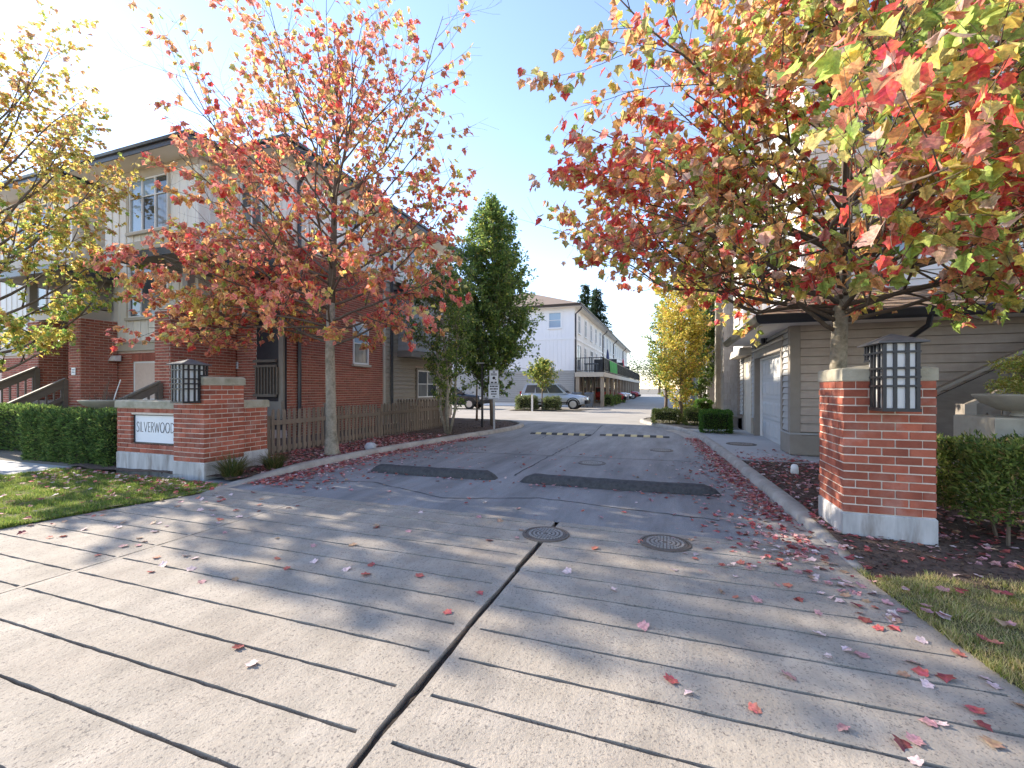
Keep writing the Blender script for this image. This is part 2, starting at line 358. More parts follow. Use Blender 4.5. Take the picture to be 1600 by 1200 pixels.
# --- concrete apron: three grooved slabs over a dirt bed
apron = struct(sheet('driveway_apron', [(-7.2, .35), (2.9, .35), (1.75, 2.2), (1.33, 4.32), (-5.62, 4.32), (-6.05, 2.2)], -0.04, 'joint_dirt'))
def xr_right(y):  return float(np.interp(y, [.35, 1.5, 2.57, 3.87, 4.4], [2.6, 1.85, 1.47, 1.295, 1.27]))
def xr_left(y):   return float(np.interp(y, [.35, 1.4, 2.32, 3.0, 3.96, 4.4], [-6.9, -6.2, -5.97, -5.85, -5.60, -5.58]))
G0, GS, GW = 2.25 - 7*.278, .278, .018
def slab(xl, xr, ml, mr):
    """slab with straight tooled grooves that stop short of its long edges; xl, xr give its edges at each y"""
    ys = [(.36, 0), (4.315, 0)]; k = 0
    while G0 + k*GS < 4.25:
        g = G0 + k*GS
        if g > .45: ys += [(g-GW/2, 1), (g+GW/2, 2)]
        k += 1
    ys.sort(); rows = []
    NX = 46
    for (y, t) in ys:
        a, c = xl(y), xr(y); row = [a, a+ml] + [a+ml+(c-mr-a-ml)*i/NX for i in range(1, NX)] + [c-mr, c]; rows.append(row)
    b = MB(); nx = len(rows[0]); gf = []
    rg = random.Random(int(abs(xl(2))*100))
    jag = {}
    def vt(i, j, z):
        y, t = ys[i]; e = 0
        if t and 1 <= j <= nx-2:
            e = rg.uniform(-.0024, .0024)
            if t == 1: jag[(i, j)] = e
        key = (i, j)
        if key not in jag: jag[key] = e
        return (rows[i][j], y + jag[key], z)
    top = {}
    for i in range(len(ys)):
        for j in range(nx):
            top[i, j] = len(b.v); b.v.append(vt(i, j, 0.006 + .0015*math.sin(i*3+j)))
    for i in range(len(ys)-1):
        groove = ys[i][1] == 1
        for j in range(nx-1):
            A, B, C, D = top[i, j], top[i, j+1], top[i+1, j+1], top[i+1, j]
            if groove and 1 <= j < nx-2:
                lo = []
                for q in (A, B, C, D):
                    x, y, z = b.v[q]; lo.append(len(b.v)); b.v.append((x, y, -.016))
                gf.append(len(b.f)); b.f += [tuple(lo), (A, B, lo[1], lo[0]), (C, D, lo[3], lo[2])]
                if j == 1: b.f.append((D, A, lo[0], lo[3]))
                if j == nx-3: b.f.append((B, C, lo[2], lo[1]))
            else: b.f.append((A, B, C, D))
    # outer skirt
    def skirt(ids):
        for p, q in zip(ids, ids[1:]):
            x0, y0, z0 = b.v[p]; x1, y1, z1 = b.v[q]; o = len(b.v)
            b.v += [(x0, y0, -.04), (x1, y1, -.04)]; b.f.append((p, o, o+1, q))
    skirt([top[i, 0] for i in range(len(ys))]); skirt([top[i, nx-1] for i in range(len(ys)-1, -1, -1)])
    o = b.build('concrete_slab', 'concrete_apron', apron); o.data.materials.append(MATS['joint_dirt'])
    for q in gf: o.data.polygons[q].material_index = 1
    return o
jw = [random.uniform(-.008, .008) for _ in range(60)]
def wob(y, s): return jw[int(y*12+s*7) % 60]
slab(lambda y: -1.032 + wob(y, 1), xr_right, .05, .09)
slab(lambda y: -4.09, lambda y: -1.075 + wob(y, 2), .04, .07)
slab(xr_left, lambda y: -4.105, .10, .03)
# dirt ridge and weeds inside the open joint
b = MB(); ys = np.linspace(.5, 4.3, 60)
pts = [(-1.053 + random.uniform(-.006, .006), y, -.022 + random.uniform(-.006, .006)) for y in ys]
b.tube(pts, [random.uniform(.007, .015) for _ in ys], 5); b.build('joint_filler', 'joint_dirt', apron)

# --- kerbs swept along their lines
def smooth_line(pts, n=4):
    P = [Vector(p) for p in pts]; out = []
    for i in range(len(P)-1):
        p0, p1, p2, p3 = P[max(i-1, 0)], P[i], P[i+1], P[min(i+2, len(P)-1)]
        for k in range(n):
            t = k/n
            out.append(.5*((2*p1)+(-p0+p2)*t+(2*p0-5*p1+4*p2-p3)*t*t+(-p0+3*p1-3*p2+p3)*t**3))
    out.append(P[-1]); return out
def sweep(name, line, prof, m, close_ends=True):
    b = MB(); n = len(line); k = len(prof)
    for i, p in enumerate(line):
        d = (line[min(i+1, n-1)] - line[max(i-1, 0)]).normalized(); nr = Vector((d.y, -d.x))
        for (o, z) in prof: b.v.append((p.x+nr.x*o, p.y+nr.y*o, z))
    for i in range(n-1):
        for j in range(k-1): b.f.append((i*k+j, (i+1)*k+j, (i+1)*k+j+1, i*k+j+1))
    if close_ends: b.f += [tuple(range(k)), tuple((n-1)*k+j for j in reversed(range(k)))]
    return b.build(name, m)
KL = smooth_line([(-5.60, 4.0), (-5.64, 5.26), (-5.60, 7.8), (-5.2, 10.6), (-4.78, 13.2), (-4.80, 14.6), (-5.25, 15.7), (-6.4, 16.45), (-9.2, 16.75)], 5)
KR = smooth_line([(1.32, 3.95), (1.21, 5.5), (1.10, 7.5), (1.0, 9.4), (.86, 11.5), (.66, 13.5), (.25, 15.0), (-.45, 16.5), (-1.0, 18.0), (-1.05, 19.2), (-.5, 20.5), (.9, 21.2), (2.2, 21.3)], 5)
# left-hand side of travel is -normal; kerb body lies away from the road
def kprof(sgn, low=0.0):
    h = .105
    return [(sgn*-.02, -.05), (sgn*-.02, .0), (sgn*.0, h*.75), (sgn*.03, h), (sgn*.13, h+.004), (sgn*.15, h-.012), (sgn*.15, -.05)]
def ramped(line, sgn, y_up=5.6):
    """kerb that rises out of the apron"""
    b = MB(); n = len(line); prof = kprof(sgn); k = len(prof)
    for i, p in enumerate(line):
        d = (line[min(i+1, n-1)] - line[max(i-1, 0)]).normalized(); nr = Vector((d.y, -d.x))
        s = min(1, max(.12, (p.y-4.0)/(y_up-4.0))) if p.y < y_up else 1.0
        for (o, z) in prof: b.v.append((p.x+nr.x*o, p.y+nr.y*o, z*s if z > 0 else z))
    for i in range(n-1):
        for j in range(k-1): b.f.append((i*k+j, (i+1)*k+j, (i+1)*k+j+1, i*k+j+1))
    b.f += [tuple(range(k)), tuple((n-1)*k+j for j in reversed(range(k)))]
    return b
struct(ramped(KL, -1).build('kerb_left', 'concrete_curb', smooth=True))
struct(ramped(KR, 1).build('kerb_right', 'concrete_curb', smooth=True))
gut = [p for p in KR if 4.4 < p.y < 15.5]
struct(sweep('gutter_right', gut, [(-.34, .003), (-.34, .006), (-.02, .004), (-.02, .0)], 'concrete_curb', False))
gutl = [p for p in KL if 4.6 < p.y < 15.6]

def inside(poly):
    P = [(p[0], p[1]) for p in poly]
    def f(x, y):
        c = False; j = len(P)-1
        for i in range(len(P)):
            if (P[i][1] > y) != (P[j][1] > y) and x < (P[j][0]-P[i][0])*(y-P[i][1])/(P[j][1]-P[i][1])+P[i][0]: c = not c
            j = i
        return c
    return f
BED_L = [(p.x-.10, p.y) for p in KL if p.y > 4.4] + [(-9.4, 16.9), (-9.4, 4.4)]
BED_R = [(1.36, 3.72), (1.30, 5.5), (1.19, 7.5), (1.10, 8.75), (2.3, 8.75), (9, 8.75), (9, 3.75), (2.4, 3.72)]
def zbed(x, y): return (.062 if x < 0 else .012+.050*min(1, max(0, (y-3.85)/.75))) + .016*math.sin(2.3*x+1.1*y)*math.sin(1.9*y-.6*x) + .012*math.sin(7*x+3)*math.sin(6.1*y) + .006*math.sin(19*x)*math.sin(17*y)
fL, fR = inside(BED_L), inside(BED_R)
def bed_mesh(name, poly, zf, m, step=.09):
    """bed sheet fitted to its outline: outline ring plus inner grid by triangulation"""
    import bmesh
    from mathutils.geometry import delaunay_2d_cdt
    f = inside(poly); xs = [p[0] for p in poly]; ys_ = [p[1] for p in poly]
    ring = []
    for i in range(len(poly)):
        a = Vector(poly[i]); c = Vector(poly[(i+1) % len(poly)]); n = max(1, int((c-a).length/step))
        ring += [a.lerp(c, k/n) for k in range(n)]
    pts = list(ring); edges = [(i, (i+1) % len(ring)) for i in range(len(ring))]
    rg = random.Random(3); x = min(xs)
    while x < max(xs):
        y = min(ys_)
        while y < max(ys_):
            q = (x+rg.uniform(-.3, .3)*step, y+rg.uniform(-.3, .3)*step)
            if f(*q): pts.append(Vector(q))
            y += step
        x += step
    v, e, fc, *_ = delaunay_2d_cdt(pts, edges, [list(range(len(ring)))], 1, 1e-5)
    b = MB(); b.v = [(p.x, p.y, zf(p.x, p.y)) for p in v]; b.f = [tuple(q) for q in fc]
    return b.build(name, m, smooth=True)
struct(bed_mesh('planting_bed_left', BED_L, zbed, 'mulch'))
struct(bed_mesh('planting_bed_right', BED_R, zbed, 'mulch'))
ISL = [(p.x+.12, p.y) for p in KR if 15.2 < p.y < 21.0] + [(2.1, 21.15), (2.1, 15.2)]
struct(bed_mesh('island_bed_right', ISL, lambda x, y: zbed(x, y)+.02, 'soil', .2))
PAD = [(p.x+.12, p.y) for p in KR if 8.7 <= p.y <= 15.2] + [(2.42, 15.1), (2.42, 8.76), (1.06, 8.76)]
PAD = [(1.13, 8.76)] + [(p.x+.13, p.y) for p in KR if 8.8 <= p.y <= 15.1] + [(2.45, 15.1), (2.45, 8.76)]
struct(sheet('garage_pad', PAD, .075, 'concrete_pad', .1))
struct(sheet('garage_walk', [(2.45, 8.76), (9, 8.76), (9, 9.66), (2.45, 9.66)], .071, 'concrete_pad', .1))
# lawns
LAWN_L = [(xr_left(y)+.0, y) for y in (.45, 1, 1.6, 2.32, 3, 3.5, 3.96)] + [(-5.75, 4.42), (-9.4, 4.42), (-9.4, 3.75), (-17, 3.75), (-17, .45)]
LAWN_R = [(xr_right(y)-.0, y) for y in (3.72, 3.2, 2.57, 1.9, 1.2, .5)] + [(9, .5), (9, 4.12), (3.4, 4.02), (3.1, 4.16), (2.85, 4.0), (2.55, 4.12), (2.3, 3.9), (2.1, 4.02), (1.9, 3.86), (1.72, 3.92), (1.55, 3.78), (1.40, 3.74)]
def zlawn(x, y): return .022 + .010*math.sin(3.1*x+.7)*math.sin(2.7*y) + .004*math.sin(11*x)*math.sin(13*y)
struct(bed_mesh('lawn_left', LAWN_L, zlawn, 'lawn_soil', .15))
struct(bed_mesh('lawn_right', LAWN_R, zlawn, 'lawn_soil', .12))
struct(sheet('front_walk', [(-17, 3.78), (-9.42, 3.78), (-9.42, 4.5), (-17, 4.5)], .03, 'concrete_pad', .08))
struct(sheet('yard_left', [(-30, 4.5), (-9.41, 4.5), (-9.41, 9), (-30, 9)], .035, 'soil'))

# tar-sealed seams and a ragged patch in the asphalt
road = bpy.data.objects['driveway_road']
def seam(pts, wd, seed, name='tar_seam', m='rubber'):
    rg = random.Random(seed); P = [Vector(p) for p in pts]; Q = []
    for a, c in zip(P, P[1:]):
        n = max(2, int((c-a).length/.12)); Q += [a.lerp(c, k/n)+Vector((rg.gauss(0, .010), rg.gauss(0, .010))) for k in range(n)]
    b = MB()
    for i in range(len(Q)):
        d = (Q[min(i+1, len(Q)-1)]-Q[max(i-1, 0)]).normalized(); nr = Vector((-d.y, d.x))*wd*rg.uniform(.25, .6)
        b.v += [(Q[i].x-nr.x, Q[i].y-nr.y, .004), (Q[i].x+nr.x, Q[i].y+nr.y, .004)]
    b.f = [(2*i, 2*i+1, 2*i+3, 2*i+2) for i in range(len(Q)-1)]; b.build(name, m, road)
seam([(-5.4, 8.35), (-3, 8.5), (-1, 8.62), (.5, 8.75)], .03, 1); seam([(-2.25, 6.4), (-2.2, 9), (-2.1, 13), (-2.3, 16.4)], .03, 2); seam([(-5.3, 4.95), (-4, 5.3), (-2.6, 4.8), (-1.5, 5.2), (.6, 4.9)], .022, 3)
seam([(-4.2, 9.8), (-3.2, 11.4), (-3.4, 13.4)], .02, 4)
# --- manhole covers: frame ring, lid with raised studs
def manhole(x, y, r, z, label, apron_frame=True):
    t = thing('manhole_cover', (x, y, z), label, 'manhole cover')
    b = MB(); b.lathe((x, y, z), [(r*1.16, -.02), (r*1.16, .006), (r*1.13, .009), (r*1.03, .009), (r*1.02, .0)], 40)
    b.build('frame', 'iron', t, smooth=False)
    b = MB(); b.lathe((x, y, z), [(r, -.02), (r, .006), (r*.97, .0075), (r*.84, .0065)], 36); b.build('lid', 'iron', t)
    b = MB()
    for k in (2, 4, 6, 8):
        for q in range(k*4):
            a = 2*math.pi*q/(k*4); rr = r*.098*k
            cx, cy = x+rr*math.cos(a), y+rr*math.sin(a); s = r*.055
            b.box(cx-s, cx+s, cy-s, cy+s, z+.006, z+.0125)
    b.build('raised_studs', 'stud_metal', t, kind='stuff')
    return t
manhole(-1.06, 3.91, .185, .006, 'round iron manhole cover on the open slab joint')
manhole(-.03, 4.03, .185, .006, 'round iron manhole cover in the right slab near the kerb')
manhole(-1.3, 7.95, .21, .0, 'leaf-strewn iron manhole cover in asphalt behind the right rubber hump')
manhole(-.15, 10.1, .21, .0, 'farther iron manhole cover in asphalt, beside the gutter')
manhole(1.55, 11.2, .27, .075, 'rusty iron manhole cover set in the garage pad')
# --- rubber humps across the asphalt
def hump(x0, x1, y, wd, h, label):
    b = MB(); n = 40; k = 9
    for i in range(n+1):
        x = x0+(x1-x0)*i/n; e = min(1, min(i, n-i)/3.0); e = math.sqrt(e)
        yy = y + .02*math.sin(x*2.2) + (x-x0)*.02
        for j in range(k):
            t = math.pi*j/(k-1); w_ = wd/2*(.55+.45*e)
            b.v.append((x, yy-math.cos(t)*w_, max(.001, h*e*math.sin(t)**.7 + random.uniform(-.004, .004))))
    for i in range(n):
        for j in range(k-1): b.f.append((i*k+j, (i+1)*k+j, (i+1)*k+j+1, i*k+j+1))
    tag(b.build('speed_hump', 'rubber', smooth=True), label, 'speed bump', 'dark speed humps')
hump(-4.55, -2.4, 6.02, .25, .12, 'dark worn speed hump across the left lane')
hump(-2.02, .62, 6.05, .25, .12, 'dark worn speed hump across the right lane, leaves caught against it')
def striped_bump(x0, x1, y, label):
    t = thing('striped_speed_bump', ((x0+x1)/2, y, 0), label, 'speed bump', 'striped speed bumps')
    n = 11; wdt = (x1-x0)/n
    for i in range(n):
        a, c = x0+i*wdt, x0+(i+1)*wdt
        h = .05; pr = [(y-.12, .002), (y-.09, .03), (y-.04, h), (y+.04, h), (y+.09, .03), (y+.12, .002)]
        if i in (0, n-1): pr = [(y-.14, .002), (y-.1, .02), (y-.05, .035), (y+.05, .035), (y+.1, .02), (y+.14, .002)]
        b = MB(); b.extrude([(a+.004, q, z) for q, z in pr], (wdt-.008, 0, 0))
        b.build('module', 'bump_yellow' if i % 2 == 1 else 'rubber', t)
striped_bump(-3.85, -2.08, 12.55, 'black and yellow striped speed bump in the left lane')
striped_bump(-1.85, .02, 12.75, 'black and yellow striped speed bump in the right lane')
# ================================================================ brickwork and building helpers
PITCH, COURSE = .186, .0712
BR = chamfer_box('brick', PITCH-.011, .093, COURSE-.011, .0025, 'brick')
def brick_pillar(root, x0, y0, W, z0, n):
    """pinwheel bond: twelve bricks a course round a mortar core"""
    d = .093
    b = MB(); b.box(x0+.008, x0+W-.008, y0+.008, y0+W-.008, z0, z0+n*COURSE); b.build('mortar_core', 'mortar', root)
    for c in range(n):
        z = z0+(c+.5)*COURSE
        for side in range(4):
            for k in range(3):
                s = (k+.5)*PITCH + (d if c % 2 else 0)
                t = d/2 + random.uniform(-.0028, .0028)
                px, py = [(x0+s, y0+t), (x0+W-t, y0+s), (x0+W-s, y0+W-t), (x0+t, y0+W-s)][side]
                o = bpy.data.objects.new('brick', BR); col.objects.link(o)
                o.location = (px, py, z); o.rotation_euler = (0, 0, side*math.pi/2 + random.uniform(-.004, .004)); adopt(o, root)
def base_block(b, x0, x1, y0, y1, z0, z1, ch=.012):
    b.add([(x0,y0,z0),(x1,y0,z0),(x1,y1,z0),(x0,y1,z0),(x0,y0,z1-ch),(x1,y0,z1-ch),(x1,y1,z1-ch),(x0,y1,z1-ch),
           (x0+ch,y0+ch,z1),(x1-ch,y0+ch,z1),(x1-ch,y1-ch,z1),(x0+ch,y1-ch,z1)],
          [(0,3,2,1),(0,1,5,4),(1,2,6,5),(2,3,7,6),(3,0,4,7),(4,5,9,8),(5,6,10,9),(6,7,11,10),(7,4,8,11),(8,9,10,11)])
def wall_bricks(root, F, W, n, z_off=0.0, hole=None, mesh=None, pitch=PITCH, course=COURSE, depth=.09):
    """running bond on one face, individual bricks; hole=(a0,a1,b0,b1) stays open"""
    for c in range(n):
        a = -pitch/2 if c % 2 else 0.0
        while a < W-.01:
            a0, a1 = max(0, a), min(W, a+pitch); a += pitch
            if a1-a0 < .03: continue
            zc = z_off+(c+.5)*course
            segs = [(a0, a1)]
            if hole and hole[2] < zc < hole[3]:
                segs = [(p, q) for p, q in ((a0, min(a1, hole[0])), (max(a0, hole[1]), a1)) if q-p > .03]
            for (p, q) in segs:
                o = bpy.data.objects.new('brick', BR); col.objects.link(o)
                o.location = F[0]+F[1]*((p+q)/2)+F[2]*zc+F[3]*(random.uniform(-.0015, .0015)-.0465)
                o.rotation_euler = (0, 0, math.atan2(F[1].y, F[1].x)); o.scale = ((q-p-.011)/(PITCH-.011), 1, 1); adopt(o, root)
def lantern(x, y, zb, label, wd=.24, cap_z=1.53, back=.11):
    """wall lantern on the pillar front at y; the upper box reaches back over the cap"""
    t = thing('wall_lantern', (x, y, zb), label, 'lantern', 'pillar lanterns')
    h = .53; x0, x1 = x-wd/2, x+wd/2; yf = y-.255; zt = zb+h; yb = y+back; up = cap_z
    b = MB(); s = .012
    for (px, py, a) in ((x0, yf, zb), (x1-2*s, yf, zb), (x0, y-2*s-.004, zb), (x1-2*s, y-2*s-.004, zb), (x0, yb-2*s, up), (x1-2*s, yb-2*s, up)):
        b.box(px, px+2*s, py, py+2*s, a, zt)
    b.build('corner_posts', 'black_metal', t)
    rows = [0, .185, .262, .335, .455, .53]; rows = [0.0, .19, .262, .332, .462, .53]
    bw = .017
    for zz in (zb+.19, zb+.262, zb+.332, zb+.462):
        b = MB(); b.box(x0-.004, x1+.004, yf-.005, yf+.010, zz-bw/2, zz+bw/2); b.build('cross_bar', 'black_metal', t)
        ye = y-.004 if zz < up else yb
        for px in (x0-.006, x1-.010):
            b = MB(); b.box(px, px+.016, yf+.011, ye, zz-bw/2, zz+bw/2); b.build('cross_bar', 'black_metal', t)
    for k in (1, 2):
        px = x0+wd*k/3
        b = MB(); b.box(px-.012, px+.012, yf-.002, yf+.013, zb, zt); b.build('upright_bar', 'black_metal', t)
    for px in (x0-.002, x1-.012):
        for k in (1, 2):
            py = yf+.255*k/3; b = MB(); b.box(px, px+.014, py-.011, py+.011, zb, zt); b.build('upright_bar', 'black_metal', t)
        b = MB(); b.box(px, px+.014, y+back*.45-.011, y+back*.45+.011, up+.01, zt); b.build('upright_bar', 'black_metal', t)
    b = MB(); b.box(x0-.006, x1+.006, yf-.006, y-.004, zb-.014, zb+.012); b.build('bottom_plate', 'black_metal', t)
    b = MB(); b.box(x0-.003, x1+.003, y-.003, yb, up-.006, up+.012); b.build('bracket', 'black_metal', t)
    # frosted panes behind the bars
    zs = [zb+.012, zb+.19, zb+.262, zb+.332, zb+.462, zt]; I = .026
    for r_ in range(5):
        for k in range(3):
            b = MB(); b.box(x0+I*(k == 0)+wd*k/3+.001, x0+wd*(k+1)/3-I*(k == 2)-.001, yf+.018, yf+.022, zs[r_]+.001, zs[r_+1]-.001)
            b.build('pane', 'lamp_glass', t)
        ye = y-.03 if r_ < 3 else yb-I
        for px in (x0+I, x1-I-.004):
            b = MB(); b.box(px, px+.004, yf+.026, ye, zs[r_]+.001, zs[r_+1]-.001); b.build('pane', 'lamp_glass', t)
    b = MB(); yc = (yf+yb)/2; e = .042
    q = [(x0-e, yf-e, zt), (x1+e, yf-e, zt), (x1+e, yb+e*.6, zt), (x0-e, yb+e*.6, zt)]
    lo = [(a, c, z+.002) for a, c, z in q]; hi = [(a, c, z+.014) for a, c, z in q]
    b.add(lo+hi+[(x, yc, zt+.095)], [(3,2,1,0),(0,1,5,4),(1,2,6,5),(2,3,7,6),(3,0,4,7),(4,5,8),(5,6,8),(6,7,8),(7,4,8)])
    b.build('roof_cap', 'lantern_roof', t)
    return t
# ---- right gate pillar
PX, PY, PW = 1.425, 4.58, .651
t = thing('gate_pillar', (PX+PW/2, PY+PW/2, 0), 'square red brick gate pillar on the right side of the driveway', 'pillar', 'brick gate pillars')
b = MB(); base_block(b, PX-.004, PX+PW+.004, PY-.004, PY+PW+.004, -.05, .268); b.build('concrete_base', 'concrete_base', t)
brick_pillar(t, PX, PY, PW, .268, 16)
zc = .268+16*COURSE
b = MB(); b.add([(PX-.006, PY-.006, zc), (PX+PW+.006, PY-.006, zc), (PX+PW+.006, PY+PW+.006, zc), (PX-.006, PY+PW+.006, zc),
    (PX-.006, PY-.006, zc+.098), (PX+PW+.006, PY-.006, zc+.098), (PX+PW+.006, PY+PW+.006, zc+.098), (PX-.006, PY+PW+.006, zc+.098),
    (PX+.012, PY+.012, zc+.112), (PX+PW-.012, PY+.012, zc+.112), (PX+PW-.012, PY+PW-.012, zc+.112), (PX+.012, PY+PW-.012, zc+.112), (PX+PW/2, PY+PW/2, zc+.15)],
    [(3,2,1,0),(0,1,5,4),(1,2,6,5),(2,3,7,6),(3,0,4,7),(4,5,9,8),(5,6,10,9),(6,7,11,10),(7,4,8,11),(8,9,12),(9,10,12),(10,11,12),(11,8,12)])
b.build('cap_stone', 'cap_stone', t)
lantern(1.735, PY-.004, 1.17, 'black metal lantern with white panes on the right gate pillar', cap_z=zc+.165)
# ---- left entrance sign wall with its pillar
QX, QY = -7.02, 4.55
t = thing('entrance_sign_wall', (-7.4, 4.9, 0), 'red brick entrance wall and pillar carrying the white name sign', 'sign wall')
b = MB(); base_block(b, QX-.004, QX+PW+.004, QY-.004, QY+PW+.004, -.05, .252); b.build('pillar_base', 'concrete_base', t)
pil = t
brick_pillar(t, QX, QY, PW, .252, 16)
zc2 = .252+16*COURSE
b = MB(); base_block(b, QX-.012, QX+PW+.012, QY-.012, QY+PW+.012, zc2, zc2+.125, .02); b.build('pillar_cap', 'cap_stone', t)
WX0, WY = -8.54, 4.66
b = MB(); base_block(b, WX0-.004, QX-.006, WY-.004, WY+.40, -.05, .31); b.build('wall_base', 'concrete_base', t)
b = MB(); b.box(WX0+.008, QX, WY+.095, WY+.39, .312, 1.03); b.box(WX0+.008, WX0+.34, WY+.009, WY+.095, .312, 1.03)
b.box(WX0+.34, QX, WY+.009, WY+.095, .312, .312+2*COURSE-.006); b.box(WX0+.34, QX, WY+.009, WY+.095, .312+9*COURSE-.03, 1.03); b.build('mortar_core', 'mortar', t)
wall_bricks(t, frame((WX0, WY, .312), (1, 0, 0), (0, -1, 0)), QX-WX0, 10, 0, hole=(.355, 9, 2*COURSE, 8.8*COURSE))
wall_bricks(t, frame((WX0, WY+.40, .312), (0, -1, 0), (-1, 0, 0)), .30, 10)
b = MB(); base_block(b, WX0-.02, QX-.014, WY-.02, WY+.42, 1.03, 1.15, .018); b.build('wall_cap', 'cap_stone', t)
# return wall towards the fence
b = MB(); base_block(b, QX+.21, QX+.56, QY+PW+.006, 5.72, -.05, .31); b.build('wall_base', 'concrete_base', t)
b = MB(); b.box(QX+.22, QX+.55, QY+PW+.01, 5.71, .312, 1.03); b.build('mortar_core', 'mortar', t)
wall_bricks(t, frame((QX+.558, QY+PW+.006, .312), (0, 1, 0), (1, 0, 0)), 5.716-QY-PW-.006, 10)
wall_bricks(t, frame((QX+.463, 5.72, .312), (-1, 0, 0), (0, 1, 0)), .25, 10)
b = MB(); base_block(b, QX+.195, QX+.575, QY+PW+.014, 5.735, 1.03, 1.15, .018); b.build('wall_cap', 'cap_stone', t)
# name board
SX0, SX1, SZ0, SZ1 = -8.175, -7.025, .463, .925
bd = thing('name_sign', (-7.6, WY+.06, SZ0), 'white SILVERWOOD name board set into the brick wall', 'sign')
b = MB(); b.box(SX0, SX1, WY+.05, WY+.09, SZ0, SZ1); b.build('board', 'sign_white', bd)
b = MB(); b.box(SX0, SX1, WY+.035, WY+.0495, SZ1-.016, SZ1); b.box(SX0, SX1, WY+.035, WY+.0495, SZ0, SZ0+.016); b.box(SX0, SX0+.016, WY+.035, WY+.0495, SZ0+.0165, SZ1-.0165); b.build('border', 'sign_ink', bd)
GL = {  # stroke letters, width then strokes
 'S': (.46, [[(.42,.84),(.34,.96),(.22,1.0),(.10,.95),(.05,.82),(.09,.68),(.22,.56),(.36,.45),(.43,.30),(.40,.13),(.28,.01),(.14,.0),(.03,.12)]]),
 'I': (.10, [[(.05,0),(.05,1)]]), 'L': (.40, [[(.05,1),(.05,.02),(.38,.02)]]), 'V': (.62, [[(.02,1),(.31,0),(.60,1)]]),
 'E': (.42, [[(.40,.98),(.05,.98),(.05,.02),(.40,.02)],[(.05,.52),(.36,.52)]]),
 'R': (.48, [[(.05,0),(.05,.98),(.26,.98),(.40,.90),(.43,.75),(.38,.61),(.26,.53),(.05,.53)],[(.22,.53),(.45,0)]]),
 'W': (.92, [[(.02,1),(.24,0),(.46,.92),(.68,0),(.90,1)]]),
 'O': (.80, [[(.40+.36*math.cos(2*math.pi*k/28),.5+.5*math.sin(2*math.pi*k/28)) for k in range(29)]]),
 'D': (.66, [[(.05,0.02),(.05,.98),(.24,.98),(.42,.92),(.56,.76),(.61,.5),(.56,.24),(.42,.08),(.24,.02),(.05,.02)]])}
word = "SILVERWOOD"; gap = .13
tot = sum(GL[c][0] for c in word) + gap*(len(word)-1)
TX0, TX1, TZ, TH = -8.125, -7.235, .645, .155
sx = (TX1-TX0)/tot; px = TX0; lw = .010
for c in word:
    b = MB()
    for si, st in enumerate(GL[c][1]):
        P = [Vector((px+x*sx, 0, TZ+z*TH)) for x, z in st]
        for i in range(len(P)-1):
            d = (P[i+1]-P[i]).normalized(); nr = Vector((-d.z, 0, d.x))*lw/2; e = d*lw*.35
            y = WY+.0485 - .0002*i - .0006*si
            q = [P[i]-e-nr, P[i+1]+e-nr, P[i+1]+e+nr, P[i]-e+nr]
            b.extrude([(v.x, y, v.z) for v in q], (0, .0014, 0))
    b.build('letter', 'sign_ink', bd, label='thin dark letter '+c); px += (GL[c][0]+gap)*sx
lantern(-6.53, QY-.014, 1.145, 'black metal lantern with white panes on the left sign pillar', cap_z=zc2+.135)
# ================================================================ building parts
def split_rect(a0, a1, b0, b1, holes):
    """parts of the strip a0..a1 (thin in b) left over by the holes"""
    segs = [(a0, a1)]
    for (h0, h1, k0, k1) in holes:
        if k1 <= b0+1e-4 or k0 >= b1-1e-4: continue
        ns = []
        for (p, q) in segs:
            if h1 <= p or h0 >= q: ns.append((p, q)); continue
            if h0 > p: ns.append((p, h0))
            if h1 < q: ns.append((h1, q))
        segs = ns
    return [(p, q) for p, q in segs if q-p > .02]
def lap_siding(root, F, W, z0, z1, exp_, m, holes=(), joined=False, slope_top=None):
    """sloped boards with a made-up shadow gap below each: thin top edge, thick bottom edge; each one a part"""
    o, u, p, n = F; z = z0; bj = MB()
    while z < z1-.02:
        zt = min(z+exp_, z1)  # open slit below each board, shaped to give a dark shadow line
        for (a0, a1) in split_rect(0, W, z, zt, holes):
            if slope_top: a0 = max(a0, slope_top(zt))
            if a1-a0 < .03: continue
            b = bj if joined else MB()
            P = lambda a, zz, c: o+u*a+p*zz+n*c
            b.add([P(a0, z+.010, .0), P(a1, z+.010, .0), P(a1, z+.010, .030), P(a0, z+.010, .030),
                   P(a0, zt, .0), P(a1, zt, .0), P(a1, zt, .006), P(a0, zt, .006)],
                  [(0,1,2,3),(3,2,6,7),(7,6,5,4),(0,3,7,4),(1,5,6,2)])
            if not joined: b.build('siding_board', m, root)
        z += exp_
    if joined: bj.build('siding_boards', m, root, kind='stuff')
def batten_wall(root, F, W, z0, z1, step, m, holes=(), joined=False, first=None):
    """flat panel with upright battens"""
    bp = MB(); zs = sorted({z0, z1, *[min(max(h[k], z0), z1) for h in holes for k in (2, 3)]})
    for za, zb in zip(zs, zs[1:]):
        for (a0, a1) in split_rect(0, W, za, zb, holes): bp.tbox(F, a0, a1, za, zb, 0, .012)
    bp.build('panel', m, root); bj = MB(); a = step if first is None else first
    while a < W-.02:
        for (p, q) in split_rect(z0, z1, a-.02, a+.02, [(h[2], h[3], h[0], h[1]) for h in holes]):
            b = bj if joined else MB(); b.tbox(F, a-.02, a+.02, p, q, .0125, .030)
            if not joined: b.build('batten', m, root)
        a += step
    if joined and bj.v: bj.build('battens', m, root, kind='stuff')
